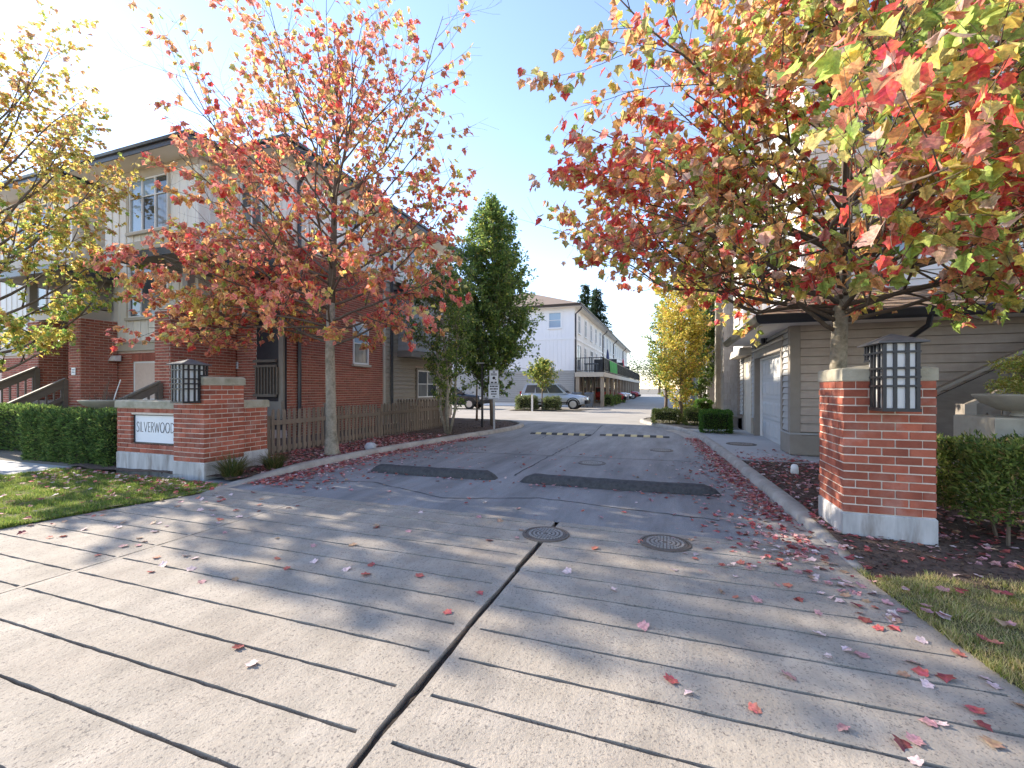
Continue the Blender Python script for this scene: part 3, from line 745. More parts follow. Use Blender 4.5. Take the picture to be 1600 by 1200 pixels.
def window(root, F, a0, a1, b0, b1, cols=(.5,), rows=(), glass='glass_dark', fm='window_frame', trim=None, tw=.09, sill=False, depth=.0):
    """frame with mullions as one part, each pane a sub-part; optional casing round it"""
    f = MB(); s = .045; c0, c1 = depth-.02, depth+.035
    f.tbox(F, a0, a1, b0, b0+s, c0, c1); f.tbox(F, a0, a1, b1-s, b1, c0, c1)
    f.tbox(F, a0, a0+s, b0+s, b1-s, c0, c1); f.tbox(F, a1-s, a1, b0+s, b1-s, c0, c1)
    A = [a0+s] + [a0+(a1-a0)*c for c in cols] + [a1-s]; B = [b0+s] + [b0+(b1-b0)*r for r in rows] + [b1-s]
    for a in A[1:-1]: f.tbox(F, a-.02, a+.02, b0+s, b1-s, c0, c1-.008)
    for bb in B[1:-1]: f.tbox(F, a0+s, a1-s, bb-.016, bb+.016, c0+.001, c1-.012)
    w_ = f.build('window', fm, root)
    for i in range(len(A)-1):
        for j in range(len(B)-1):
            g = MB(); g.tbox(F, A[i], A[i+1], B[j], B[j+1], c0-.004, c0+.014)
            gm = glass[(i+j*7) % len(glass)] if isinstance(glass, (list, tuple)) else glass
            g.build('pane', gm, w_)
    if trim:
        c = MB(); c.tbox(F, a0-tw, a0-.001, b0-tw, b1+tw, -.01, depth+.045); c.tbox(F, a1+.001, a1+tw, b0-tw, b1+tw, -.01, depth+.045)
        c.tbox(F, a0, a1, b1+.001, b1+tw, -.01, depth+.047); c.tbox(F, a0, a1, b0-tw, b0-.001, -.01, depth+.047)
        c.build('casing', trim, w_)
    if sill:
        c = MB(); c.tbox(F, a0-.06, a1+.06, b0-.075, b0-.002, -.01, depth+.10); c.build('sill', trim or 'trim_beige', w_)
    return w_
def hip_roof(root, x0, x1, y0, y1, z, slope, m='roof_shingle', fascia='gutter_dark', fh=.19, soffit_z=None, gut_trim=True):
    wx, wy = x1-x0, y1-y0; h = min(wx, wy)/2*slope
    if wx >= wy: r0, r1 = (x0+wy/2, (y0+y1)/2), (x1-wy/2, (y0+y1)/2)
    else: r0, r1 = ((x0+x1)/2, y0+wx/2), ((x0+x1)/2, y1-wx/2)
    b = MB(); e = [(x0, y0, z), (x1, y0, z), (x1, y1, z), (x0, y1, z)]; rd = [(*r0, z+h), (*r1, z+h)]
    if wx >= wy: fs = [(0,1,5,4),(1,2,5),(2,3,4,5),(3,0,4)]
    else: fs = [(0,1,4),(1,2,5,4),(2,3,5),(3,0,4,5)]
    b.add(e+rd, fs); rf = b.build('roof', m, root)
    g = MB(); d = .10
    for (p, q) in ((e[0], e[1]), (e[1], e[2]), (e[2], e[3]), (e[3], e[0])):
        P, Q = Vector(p), Vector(q); dr = (Q-P).normalized(); nr = Vector((dr.y, -dr.x, 0))
        A = P-dr*.0; Bq = Q
        prof = [(0, -fh), (.025, -fh), (.03, -fh*.45), (d*.85, -fh*.35), (d, .0), (d*.85, .012), (0, .012)]
        vs_ = []
        for (o_, zz) in prof: vs_.append(A+nr*o_-dr*o_+Vector((0, 0, zz)))
        for (o_, zz) in prof: vs_.append(Bq+nr*o_+dr*o_+Vector((0, 0, zz)))
        k = len(prof); g.add(vs_, [(i, i+1, k+i+1, k+i) for i in range(k-1)])
    g.build('gutter', fascia, rf)
    sz = z-fh+.02 if soffit_z is None else soffit_z
    s = MB(); s.add([(x0, y0, sz), (x1, y0, sz), (x1, y1, sz), (x0, y1, sz)], [(3, 2, 1, 0)]); s.build('soffit', 'soffit', rf)
    return rf
HB = []      # brick rectangles of the left house: frame, a0, a1, z, height
def house_brick_face(F, W, z0, z1, holes=(), pitch=.205, course=.0725, soldier=None):
    n = int((z1-z0)/course); 
    for c in range(n):
        z = z0+c*course; a = -pitch/2 if c % 2 else 0.0
        while a < W-.01:
            for (p, q) in split_rect(max(0, a), min(W, a+pitch), z, z+course, holes):
                if q-p > .04: HB.append((F, p+.007, q-.007, z+.0075, z+course-.0075))
            a += pitch
def brick_quad(b, F, p, q, z0, z1):
    o, u, up, n = F; P = lambda a, zz, c: o+u*a+up*zz+n*c
    k = .004
    b.add([P(p, z0, -.004), P(q, z0, -.004), P(q, z1, -.004), P(p, z1, -.004), P(p+k, z0+k, .0085), P(q-k, z0+k, .0085), P(q-k, z1-k, .0085), P(p+k, z1-k, .0085)],
          [(4,5,6,7),(0,1,5,4),(1,2,6,5),(2,3,7,6),(3,0,4,7)])
def downpipe(root, x, y, z0, z1, nx, ny, r=.05, m='gutter_dark', kick=.35):
    b = MB(); b.tube([(x+nx*kick, y+ny*kick, z1+.12), (x+nx*kick*.9, y+ny*kick*.9, z1), (x, y, z1-.35), (x, y, z0)], r, 8); b.build('downpipe', m, root)
def stair_rail(root, p0, p1, h, n, m='rail_wood', cap='rail_cap'):
    """sloping handrail, lower rail and balusters along the flight"""
    p0, p1 = Vector(p0), Vector(p1)
    b = MB(); b.beam(p0+Vector((0, 0, h)), p1+Vector((0, 0, h)), .10, .045); b.build('handrail', cap, root)
    b = MB(); b.beam(p0+Vector((0, 0, h-.13)), p1+Vector((0, 0, h-.13)), .045, .16); b.build('upper_rail', m, root)
    b = MB(); b.beam(p0+Vector((0, 0, .12)), p1+Vector((0, 0, .12)), .045, .10); b.build('lower_rail', m, root)
    for i in range(n):
        q = p0.lerp(p1, (i+.5)/n); b = MB(); b.box(q.x-.017, q.x+.017, q.y-.017, q.y+.017, q.z+.12, q.z+h-.14); b.build('baluster', m, root)
    for q in (p0, p1):
        b = MB(); b.box(q.x-.05, q.x+.05, q.y-.05, q.y+.05, 0.02, q.z+h-.03); b.build('newel', m, root)

# ================================================================ left brick townhouse
LH = thing('brick_townhouse', (-14, 13, 0), 'three-storey townhouse of brick and cream battens behind the name sign', 'house')
XB, YB, YE, YA = -9.4, 8.9, 18.2, 8.0
AX0, AX1 = -15.15, -11.4
ZS = 7.33                                             # soffit level
fA = frame((AX0, YA, 0), (1, 0, 0), (0, -1, 0)); WA = AX1-AX0
fAr = frame((AX1, YA, 0), (0, 1, 0), (1, 0, 0))
fB = frame((AX1, YB, 0), (1, 0, 0), (0, -1, 0)); WB = XB-AX1
fS = frame((XB, YB, 0), (0, 1, 0), (1, 0, 0)); WS = YE-YB
fG = frame((-16.7, YB, 0), (1, 0, 0), (0, -1, 0))
fA2 = frame((-20.5, YA, 0), (1, 0, 0), (0, -1, 0)); fA2r = frame((-16.7, YA, 0), (0, 1, 0), (1, 0, 0))
# solid cores just behind the faces
b = MB(); b.box(-24, XB-.02, YB+.02, YE-.02, 0, ZS+.05); b.box(AX0+.02, AX1-.02, YA+.02, YB+.2, 0, ZS+.05)
b.box(-20.5+.02, -16.72, YA+.02, YB+.2, 0, ZS+.05); b.build('wall_core', 'mortar_house', LH)
# bay A front
h3 = (-14.12-AX0, -12.42-AX0, 5.55, 7.08); h2 = (-14.15-AX0, -12.85-AX0, 3.22, 4.85); h1 = (-13.95-AX0, -12.75-AX0, 1.02, 2.08)
house_brick_face(fA, WA, .0, 2.38, [h1])
b = MB(); b.tbox(fA, -.03, WA+.03, 2.38, 2.58, -.01, .05); b.tbox(fA, -.03, WA+.03, 2.581, 2.64, -.01, .09); b.build('belt_trim', 'trim_beige', LH)
batten_wall(LH, fA, WA, 2.64, 5.12, .305, 'white_siding', [h2])
b = MB(); b.tbox(fA, -.03, WA+.03, 5.12, 5.36, -.01, .055); b.build('belt_trim', 'trim_beige', LH)
batten_wall(LH, fA, WA, 5.36, 7.12, .305, 'white_siding', [h3])
b = MB(); b.tbox(fA, -.03, WA+.03, 7.12, ZS, -.01, .045); b.build('frieze_trim', 'trim_beige', LH)
window(LH, fA, h3[0]+.06, h3[1]-.06, h3[2]+.06, h3[3]-.02, (.333, .667), (.66,), ('glass_sky', 'glass_dark', 'glass_curtain', 'glass_sky'), trim='trim_beige', tw=.06, sill=True, depth=.01)
window(LH, fA, h2[0]+.06, h2[1]-.06, h2[2]+.06, h2[3]-.06, (.42,), (.4,), ('glass_dark', 'glass_curtain'), trim='trim_beige', tw=.06, sill=True, depth=.01)
window(LH, fA, h1[0], h1[1], h1[2], h1[3], (.5,), (.55,), ('glass_dark', 'glass_curtain'), depth=-.05)
# soldier course over the ground-floor window
b = MB()
a = h1[0]-.05
while a < h1[1]+.05:
    b.tbox(fA, a, a+.062, 2.085, 2.27, .0087, .0125); a += .0725
b.build('soldier_course', 'brick_house', LH, kind='stuff')
# bay A right side, recess, front B upper
batten_wall(LH, fAr, YB-YA, 2.64, 7.25, .3, 'white_siding')
hb3 = (.35, 1.25, 5.6, 7.0)
batten_wall(LH, fB, WB, 5.36, ZS, .305, 'white_siding', [hb3])
window(LH, fB, .41, 1.19, 5.66, 6.94, (.5,), (.45,), ('glass_curtain', 'glass_dark'), trim='trim_beige', tw=.06, sill=True, depth=.01)
b = MB(); b.tbox(fB, 0, WB+.03, 5.12, 5.36, -.01, .055); b.build('belt_trim', 'trim_beige', LH)
# pier on B's front with a flat dark panel beside it, coloured as the shaded porch opening
house_brick_face(frame((-11.4, YB-.0, 0), (1, 0, 0), (0, -1, 0)), .95, .0, 5.12)
b = MB(); b.tbox(fB, .955, WB-.02, .25, 5.12, -.02, .004); b.build('porch_opening_shade', 'gutter_dark', LH)  # opening's shade given as a dark sheet on the wall
b = MB(); b.tbox(fB, .96, WB-.06, .55, 1.0, .006, .12); b.tbox(fB, WB-.22, WB-.06, 1.0, 3.2, .006, .06); b.build('porch_panel', 'trim_taupe', LH)
rl = MB(); rl.tbox(fB, .97, WB-.24, 2.03, 2.10, .08, .14); rl.tbox(fB, .97, WB-.24, 1.12, 1.19, .08, .14); rl.tbox(fB, .97, WB-.24, 1.9, 1.96, .09, .13); rl.build('porch_rail', 'rail_wood', LH)
for i in range(8):
    k = MB(); q = 1.03+i*.105; k.tbox(fB, q, q+.035, 1.19, 1.9, .09, .13); k.build('baluster', 'rail_wood', LH)
# side wall: brick to Y=13, lap siding behind
bs = 13.0-YB
w_b = (11.45-YB, 12.2-YB, 2.12, 3.45)
house_brick_face(fS, bs, .0, 5.12, [w_b])
window(LH, fS, w_b[0], w_b[1], w_b[2], w_b[3], (), (.5,), ('glass_curtain', 'glass_sky'), sill=True, depth=.0)
b = MB(); b.tbox(fS, -.03, WS, 5.12, 5.36, -.01, .055); b.build('belt_trim', 'trim_beige', LH)
wu = (11.2-YB, 11.75-YB, 5.75, 7.0); wu2 = (14.6-YB, 15.6-YB, 5.75, 6.95)
batten_wall(LH, fS, WS, 5.36, ZS, .305, 'white_siding', [wu, wu2])
window(LH, fS, wu[0], wu[1], wu[2], wu[3], (), (.5,), 'glass_curtain', depth=.01)
window(LH, fS, wu2[0], wu2[1], wu2[2], wu2[3], (.5,), (.5,), 'glass_curtain', depth=.01)
wl = (15.2-YB, 16.75-YB, .98, 2.06)
b = MB(); b.tbox(fS, bs+.002, bs+.12, 0, 5.12, -.01, .035); b.build('corner_board', 'trim_beige', LH)
lap_siding(LH, frame((XB, 13.12, 0), (0, 1, 0), (1, 0, 0)), YE-13.12, .12, 5.12, .15, 'siding_tan', [(wl[0]-bs-.22, wl[1]-bs-.02, wl[2]-.1, wl[3]+.1)])
window(LH, fS, wl[0], wl[1]-.02, wl[2], wl[3], (.5,), (.5,), ('glass_curtain', 'glass_dark'), trim='trim_taupe', tw=.095, depth=.02)
# projecting upper bay on the side
X1 = -8.82; b0, b1 = 13.9, 17.6
b = MB(); b.box(XB-.01, X1-.022, b0+.022, b1-.022, 2.62, 4.9); b.build('side_bay_core', 'siding_tan', LH)
lap_siding(LH, frame((X1-.02, b0+.02, 0), (0, 1, 0), (1, 0, 0)), b1-b0-.04, 2.72, 4.9, .2, 'siding_grey')
lap_siding(LH, frame((XB, b0+.02, 0), (1, 0, 0), (0, -1, 0)), X1-XB-.02, 2.72, 4.9, .2, 'siding_grey')
b = MB(); b.box(XB-.01, X1+.03, b0-.03, b1+.03, 2.5, 2.70); b.build('side_bay_skirt', 'trim_taupe', LH)
b = MB(); b.add([(XB, b0-.25, 5.25), (X1+.25, b0-.25, 4.92), (X1+.25, b1+.25, 4.92), (XB, b1+.25, 5.25)], [(0,1,2,3)])
b.box(XB, X1+.26, b0-.26, b1+.26, 4.84, 4.915); b.build('side_bay_roof', 'gutter_dark', LH)
downpipe(LH, XB+.07, 9.25, .1, 7.2, 1, 0); downpipe(LH, XB+.07, 13.45, .1, 7.2, 1, 0)
downpipe(LH, AX0+.12, YA-.07, .1, 5.0, 0, -1)
# left neighbour bay and gap
house_brick_face(fA2, 3.8, .0, 2.38, [(2.6, 3.4, 1.02, 2.08)])
window(LH, fA2, 2.6, 3.4, 1.02, 2.08, (.5,), (.5,), 'glass_curtain', depth=-.03)
batten_wall(LH, fA2, 3.8, 2.64, 7.25, .305, 'white_siding', [(1.0, 2.7, 5.55, 7.08), (1.4, 2.6, 3.2, 4.85)])
window(LH, fA2, 1.06, 2.64, 5.6, 7.02, (.333, .667), (.66,), ('glass_sky', 'glass_curtain'), depth=.01)
window(LH, fA2, 1.46, 2.54, 3.26, 4.8, (.5,), (.4,), 'glass_curtain', depth=.01)
b = MB(); b.tbox(fA2, -.03, 3.83, 2.38, 2.64, -.01, .06); b.tbox(fA2, -.03, 3.83, 5.12, 5.36, .012, .055); b.build('belt_trim', 'trim_beige', LH)
batten_wall(LH, fA2r, YB-YA, 2.64, 7.25, .3, 'white_siding')
batten_wall(LH, fG, 1.55, 4.5, 7.25, .3, 'white_siding')
b = MB(); b.tbox(fG, .05, 1.5, .9, 3.2, -.02, .006); b.build('porch_opening_shade', 'gutter_dark', LH)  # flat dark panel, the opening's shade put into its colour
# brick fin walls of the porches
def fin(x0, x1, y0, y1, z1, plaque=None):
    b = MB(); b.box(x0+.012, x1-.012, y0+.012, y1, .3, z1-.002); b.build('fin_core', 'mortar_house', LH)
    house_brick_face(frame((x0, y0, 0), (1, 0, 0), (0, -1, 0)), x1-x0, .30, z1)
    house_brick_face(frame((x1, y0, 0), (0, 1, 0), (1, 0, 0)), y1-y0, .30, z1)
    house_brick_face(frame((x0, y1, 0), (0, -1, 0), (-1, 0, 0)), y1-y0, .30, z1)
    b = MB(); b.box(x0-.02, x1+.02, y0-.02, y1, -.02, .298); b.build('fin_base', 'cap_stone', LH)
FY = 7.15
fin(-11.68, -11.15, FY, 8.85, 3.22); fin(-15.11, -14.59, FY, 7.98, 3.22); fin(-17.0, -16.49, FY, 7.98, 3.22)
def porch(x0, x1, y0, y1):
    b = MB(); b.box(x0+.38, x1-.5, y0+.58, y1, 3.24, 3.50); b.build('porch_beam', 'trim_beige', LH)
    b = MB(); b.box(x0+.45, x1-.45, y1-.35, y1, 3.522, 4.28); b.build('porch_fascia', 'trim_taupe', LH)
    for q in (x0+.45, x1-.62):
        b = MB(); b.box(q, q+.17, y0+.45, y0+.62, 3.522, 4.28); b.build('porch_post', 'trim_taupe', LH)
    rf = MB(); z = 4.42; xm = (x0+x1)/2
    rf.add([(x0, y0, z), (x1, y0, z), (x1, y1, z), (x0, y1, z), (x0+.7, y1, z+.45), (x1-.7, y1, z+.45)], [(0,1,5,4),(1,2,5),(3,0,4)])
    r_ = rf.build('porch_roof', 'roof_shingle', LH)
    g = MB(); g.box(x0-.07, x1+.07, y0-.07, y0-.001, z-.15, z+.01); g.box(x0-.07, x0-.001, y0, y1, z-.15, z+.01); g.box(x1+.001, x1+.07, y0, y1, z-.15, z+.01)
    g.build('gutter', 'gutter_dark', r_)
    s = MB(); s.box(x0, x1, y0, y1, z-.14, z-.12); s.build('soffit', 'trim_taupe', r_)
porch(-12.0, -9.95, 6.6, 8.85); porch(-17.3, -14.3, 6.6, 7.95)
# roofs
hip_roof(LH, -26, -8.8, 8.3, 18.8, 7.5, .42, soffit_z=7.335)
hip_roof(LH, -15.75, -10.8, 7.4, 12.4, 7.505, .42, soffit_z=7.325)
hip_roof(LH, -21.1, -16.1, 7.4, 12.4, 7.505, .42, soffit_z=7.325)
# house bricks: the 300 nearest faces one by one, the rest joined
cpos = Vector((0, 0, CAM_H))
def bdist(r): return (r[0][0]+r[0][1]*((r[1]+r[2])/2)+r[0][2]*r[3]-cpos).length
def brick_seen(r):
    o = r[0][0]+r[0][1]*((r[1]+r[2])/2)+r[0][2]*r[3]
    return r[0][3].dot(cpos-o) > 0 and r[3] > .95
vis = sorted([r for r in HB if brick_seen(r)], key=bdist); near = vis[:300]; ids = {id(r) for r in near}
rest = MB()
for r in HB:
    if id(r) not in ids: brick_quad(rest, *r)
rest.build('bricks', 'brick_house', LH, kind='stuff')
for r in near:
    b = MB(); brick_quad(b, *r); b.build('brick', 'brick_house', LH)
# porch stairs with rails
st = thing('porch_stairs', (-15.8, 6.4, 0), 'dark wooden porch stairs with slatted railings at the far left', 'stairs')
for k in range(6):
    b = MB(); b.box(-16.4, -15.2, 5.55+k*.27, 5.86+k*.27, 0, .17+k*.17); b.build('step', 'rail_wood', st)
stair_rail(st, (-15.15, 5.6, .1), (-15.15, 7.1, .98), .62, 10); stair_rail(st, (-16.45, 5.6, .1), (-16.45, 7.1, .98), .95, 10)
st = thing('porch_stairs', (-11, 6.4, 0), 'dark wooden porch stairs half hidden behind the name sign wall', 'stairs')
for k in range(6):
    b = MB(); b.box(-11.1, -10.3, 5.75+k*.27, 6.06+k*.27, 0, .17+k*.17); b.build('step', 'rail_wood', st)
stair_rail(st, (-11.4, 6.0, .35), (-11.4, 7.08, .9), .6, 7)
# plaques and wall lamp
def plaque(x, y, z, wd, h, label):
    t = thing('unit_plaque', (x, y, z), label, 'plaque', 'unit plaques')
    b = MB(); b.box(x-wd/2, x+wd/2, y-.03, y-.014, z, z+h); b.build('plate', 'sign_white', t)
    for j in range(2):
        zz = z+h*(.62-.34*j); b = MB()
        for k in range(4):
            a = x-wd*.36+k*wd*.19; b.box(a, a+wd*.13, y-.0325, y-.0301, zz, zz+h*.17)
        b.build('numerals', 'sign_blue_ink', t)
plaque(-11.19, YB, 1.88, .17, .19, 'white number plaque on the brick pier right of the lantern')
plaque(-14.84, FY, 1.70, .17, .19, 'white number plaque on the left brick porch wall')
t = thing('flood_lamp', (-14.75, YA-.1, 2.1), 'small grey wall lamp under the cream belt trim', 'lamp')
b = MB(); b.box(-14.55, -14.43, YA-.06, YA-.013, 2.1, 2.24); b.build('mount', 'galv', t)
b = MB(); b.extrude([(-14.6, YA-.25, 2.1), (-14.6, YA-.065, 2.1), (-14.6, YA-.065, 2.26), (-14.6, YA-.18, 2.24)], (.24, 0, 0)); b.build('hood', 'plastic_white', t)
# ================================================================ right townhouse (garage unit) and the units behind it
RX, RY = 2.2, 9.7
RH = thing('taupe_townhouse', (6, 12.5, 0), 'taupe clapboard townhouse with grey garage door beside the right pillar', 'house')
b = MB(); b.box(RX+.02, 11, RY+.02, 10.40, 0, 2.62); b.box(RX+.35, 11, 10.401, 15.9, 0, 2.619); b.box(RX+.02, RX+.4, 13.42, 15.9, 0, 2.62)
b.box(RX+.02, RX+.4, 10.40, 13.45, 2.2, 2.62); b.build('wall_core', 'trim_taupe', RH)
fF = frame((RX, RY, 0), (1, 0, 0), (0, -1, 0)); fGar = frame((RX, 16.0, 0), (0, -1, 0), (-1, 0, 0))
b = MB(); b.box(RX-.035, RX+.16, RY-.04, RY-.001, .09, .47); b.box(RX+.161, 11, RY-.035, RY-.001, .09, .46); b.box(RX-.035, RX-.001, RY, 10.42, .09, .47); b.build('skirt_board', 'trim_taupe', RH)
b = MB(); b.box(RX-.045, 11, RY-.055, RY-.0, .471, .50); b.box(RX-.045, RX-.001, RY, 10.42, .471, .50); b.build('drip_cap', 'siding_grey', RH)
b = MB(); b.box(RX-.03, RX+.14, RY-.032, RY-.001, .501, 2.6); b.box(RX-.03, RX-.001, RY, RY+.14, .501, 2.6); b.build('corner_board', 'trim_taupe', RH)
lap_siding(RH, frame((RX+.142, RY, 0), (1, 0, 0), (0, -1, 0)), 8.6, .515, 2.6, .158, 'siding_taupe')
lap_siding(RH, fGar, 16-RY-.14, .515, 2.6, .12, 'siding_grey', [(2.50, 5.72, .0, 2.33), (.55, 2.1, 0, 2.2)])
# garage: surround, recessed panel door
b = MB(); b.box(RX-.03, RX+.20, 10.28, 10.45, .05, 2.13); b.box(RX-.03, RX+.20, 13.35, 13.5, .05, 2.13); b.box(RX-.03, RX+.20, 10.28, 13.5, 2.131, 2.32)
b.build('garage_surround', 'trim_taupe', RH)
b = MB(); b.box(RX-.06, RX-.031, 10.2, 13.58, 2.321, 2.37); b.build('garage_drip_cap', 'trim_beige', RH)
b = MB(); b.box(RX+.10, RX+.199, 10.4505, 10.5, .05, 2.13); b.box(RX+.10, RX+.199, 13.30, 13.3495, .05, 2.13); b.box(RX+.10, RX+.199, 10.5, 13.3, 2.09, 2.13); b.build('door_stop', 'window_frame', RH)
dr = MB(); dr.box(RX+.16, RX+.20, 10.5, 13.30, .07, 2.09); dr = dr.build('garage_door', 'door_grey', RH)
for r_ in range(4):
    z0 = .075+r_*.505
    b = MB(); b.box(RX+.146, RX+.1595, 10.505, 13.295, z0, z0+.495); b.build('door_panel', 'door_grey', dr)
    for k in range(6):
        a = 10.56+k*.458; b = MB()
        y0, y1, c0, c1 = a, a+.38, z0+.08, z0+.42
        b.add([(RX+.1455, y0, c0), (RX+.1455, y1, c0), (RX+.1455, y1, c1), (RX+.1455, y0, c1), (RX+.132, y0+.05, c0+.05), (RX+.132, y1-.05, c0+.05), (RX+.132, y1-.05, c1-.05), (RX+.132, y0+.05, c1-.05)],
              [(0,4,5,1),(1,5,6,2),(2,6,7,3),(3,7,4,0),(4,7,6,5)]); b.build('raised_panel', 'door_grey', dr)
# entry recess beyond the garage
b = MB(); b.box(RX-.03, RX+.1, 13.85, 14.0, .05, 2.1); b.box(RX-.03, RX+.1, 15.0, 15.15, .05, 2.1); b.box(RX-.03, RX+.1, 13.85, 15.15, 2.101, 2.25); b.build('entry_casing', 'trim_beige', RH)
b = MB(); b.box(RX-.012, RX+.0, 14.0, 15.0, .05, 2.1); b.build('entry_door', 'trim_beige', RH)
lamp = thing('wall_lamp', (RX-.06, 11.9, 2.42), 'small dark wall lamp above the grey garage door', 'lamp')
b = MB(); b.box(RX-.03, RX-.012, 11.82, 11.94, 2.40, 2.56); b.build('back_plate', 'black_metal', lamp)
b = MB(); b.lathe((RX-.09, 11.88, 2.40), [(.03, 0), (.05, .04), (.05, .13), (.07, .15), (.01, .19)], 10); b.build('shade', 'black_metal', lamp)
# skirt roof
ez = 2.66; o = .62
b = MB(); e0 = [(RX-o, RY-o, ez), (11.5, RY-o, ez), (11.5, RY+1.1, ez+.72), (RX+.45, RY+1.1, ez+.72)]; b.add(e0, [(0,1,2,3)])
b.add([(RX-o, RY-o, ez), (RX+.45, RY+1.1, ez+.72), (RX+.45, 13.9, ez+.72), (RX-o, 13.9, ez)], [(0,1,2,3)])
rf = b.build('skirt_roof', 'roof_shingle', RH)
k = 0                                                  # shingle courses lying on the front slope
for i in range(9):
    t0, t1 = i/9, (i+1)/9
    A = Vector(e0[0]).lerp(Vector(e0[3]), t0); B = Vector(e0[1]).lerp(Vector(e0[2]), t0)
    C = Vector(e0[1]).lerp(Vector(e0[2]), t1); D = Vector(e0[0]).lerp(Vector(e0[3]), t1); up = Vector((0, -.004, .012))
    s = MB(); s.add([A, B, C, D, A+up, B+up, C+Vector((0, 0, .003)), D+Vector((0, 0, .003))], [(0,1,5,4),(4,5,6,7),(3,0,4,7)]); s.build('shingle_course', 'roof_shingle', rf)
g = MB()
def gutter_run(g, P, Q, fh=.15, d=.11):
    P, Q = Vector(P), Vector(Q); dd = (Q-P).normalized(); nr = Vector((dd.y, -dd.x, 0))
    prof = [(0, -fh), (.03, -fh), (d*.7, -fh*.75), (d, -.01), (d*.9, .012), (0, .012)]; n = len(prof)
    g.add([P+nr*a-dd*a+Vector((0, 0, z)) for a, z in prof]+[Q+nr*a+dd*a+Vector((0, 0, z)) for a, z in prof], [(i, i+1, n+i+1, n+i) for i in range(n-1)]+[tuple(range(n)), tuple(n+i for i in reversed(range(n)))])
gutter_run(g, (RX-o, RY-o, ez), (11.5, RY-o, ez)); gutter_run(g, (RX-o, 13.9, ez), (RX-o, RY-o, ez)); g.build('gutter', 'gutter_dark', rf)
s = MB(); s.box(RX-o, 11.5, RY-o, RY-.001, ez-.13, ez-.11); s.box(RX-o, RX-.001, RY-.001, 13.9, ez-.13, ez-.11); s.build('soffit', 'soffit', rf)
b = MB(); b.tube([(4.02, RY-o-.03, ez-.1), (4.02, RY-o+.05, ez-.28), (3.75, RY-.12, ez-.62), (3.75, RY-.10, ez-.75), (3.75, RY-.09, .5)], .042, 8); b.build('downpipe', 'gutter_dark', RH)
# upper storeys
UX = RX+.45; UY = RY+1.0
b = MB(); b.box(UX+.02, 11, UY+.02, 15.98, 2.6, 8.4); b.build('upper_core', 'white_siding', RH)
fU = frame((UX, UY, 0), (1, 0, 0), (0, -1, 0)); fUL = frame((UX, 16.0, 0), (0, -1, 0), (-1, 0, 0))
hw = [(.9, 1.9, 3.9, 5.1), (.9, 1.9, 6.3, 7.6), (3.6, 5.2, 3.9, 5.3)]
lap_siding(RH, fU, 8.3, 3.3, 8.3, .16, 'cool_white_siding', hw)
for q in hw: window(RH, fU, q[0]+.05, q[1]-.05, q[2]+.05, q[3]-.05, (.5,), (.5,), ('glass_dark', 'glass_sky'), trim='trim_beige', tw=.05, depth=.02)
hl = [(.8, 1.6, 4.0, 5.3), (3.2, 4.2, 4.0, 5.3)]
batten_wall(RH, fUL, 16-UY, 3.3, 8.3, .4, 'cool_white_siding', hl)
for q in hl: window(RH, fUL, q[0]+.02, q[1]-.02, q[2]+.02, q[3]-.02, (.5,), (.5,), 'glass_dark', depth=.015)
# oriel bay over the entry, overhanging the lane side
b = MB(); b.box(1.98, UX, 14.0, 15.9, 2.5, 8.3); b.build('oriel_bay', 'cool_white_siding', RH)
b = MB(); b.extrude([(1.86, 13.9, 2.28), (UX-.2, 13.9, 2.28), (UX-.2, 13.9, 2.498), (1.9, 13.9, 2.498)], (0, 2.0, 0)); b.build('oriel_skirt', 'trim_beige', RH)
fO = frame((1.98, 15.9, 0), (0, -1, 0), (-1, 0, 0)); window(RH, fO, .5, 1.4, 3.3, 4.7, (.5,), (.5,), 'glass_sky', trim='trim_beige', tw=.07, depth=.0)
fO2 = frame((1.98, 14.0, 0), (1, 0, 0), (0, -1, 0)); window(RH, fO2, .14, .42, 3.2, 4.6, (), (.5,), 'glass_sky', trim='trim_beige', tw=.05, depth=.0)
# the outside stair with closed stringer rising to the right
ST = thing('side_stairs', (5, 8.9, 0), 'taupe wooden stair and railing rising right behind the stone bowl', 'stairs')
b = MB(); b.extrude([(3.9, 9.1, .35), (4.25, 9.1, .35), (8.5, 9.1, 2.95), (8.5, 9.1, 3.75), (4.1, 9.1, 1.20), (3.9, 9.1, 1.20)], (0, .06, 0)); b.build('stringer', 'rail_wood', ST)
b = MB(); b.beam((4.0, 9.13, 1.24), (8.5, 9.13, 3.86), .14, .05); b.build('stringer_cap', 'trim_taupe', ST)
for i in range(9):
    b = MB(); x = 4.3+i*.32; b.box(x, x+.34, 8.2, 9.09, 0, .17*(i+1)); b.build('step', 'trim_taupe', ST)
stair_rail(ST, (4.0, 8.1, .12), (6.9, 8.1, 1.75), .98, 18, 'rail_wood', 'trim_taupe')
b = MB(); b.box(3.92, 4.05, 7.98, 8.2, .05, 1.12); b.build('newel_post', 'trim_taupe', ST)
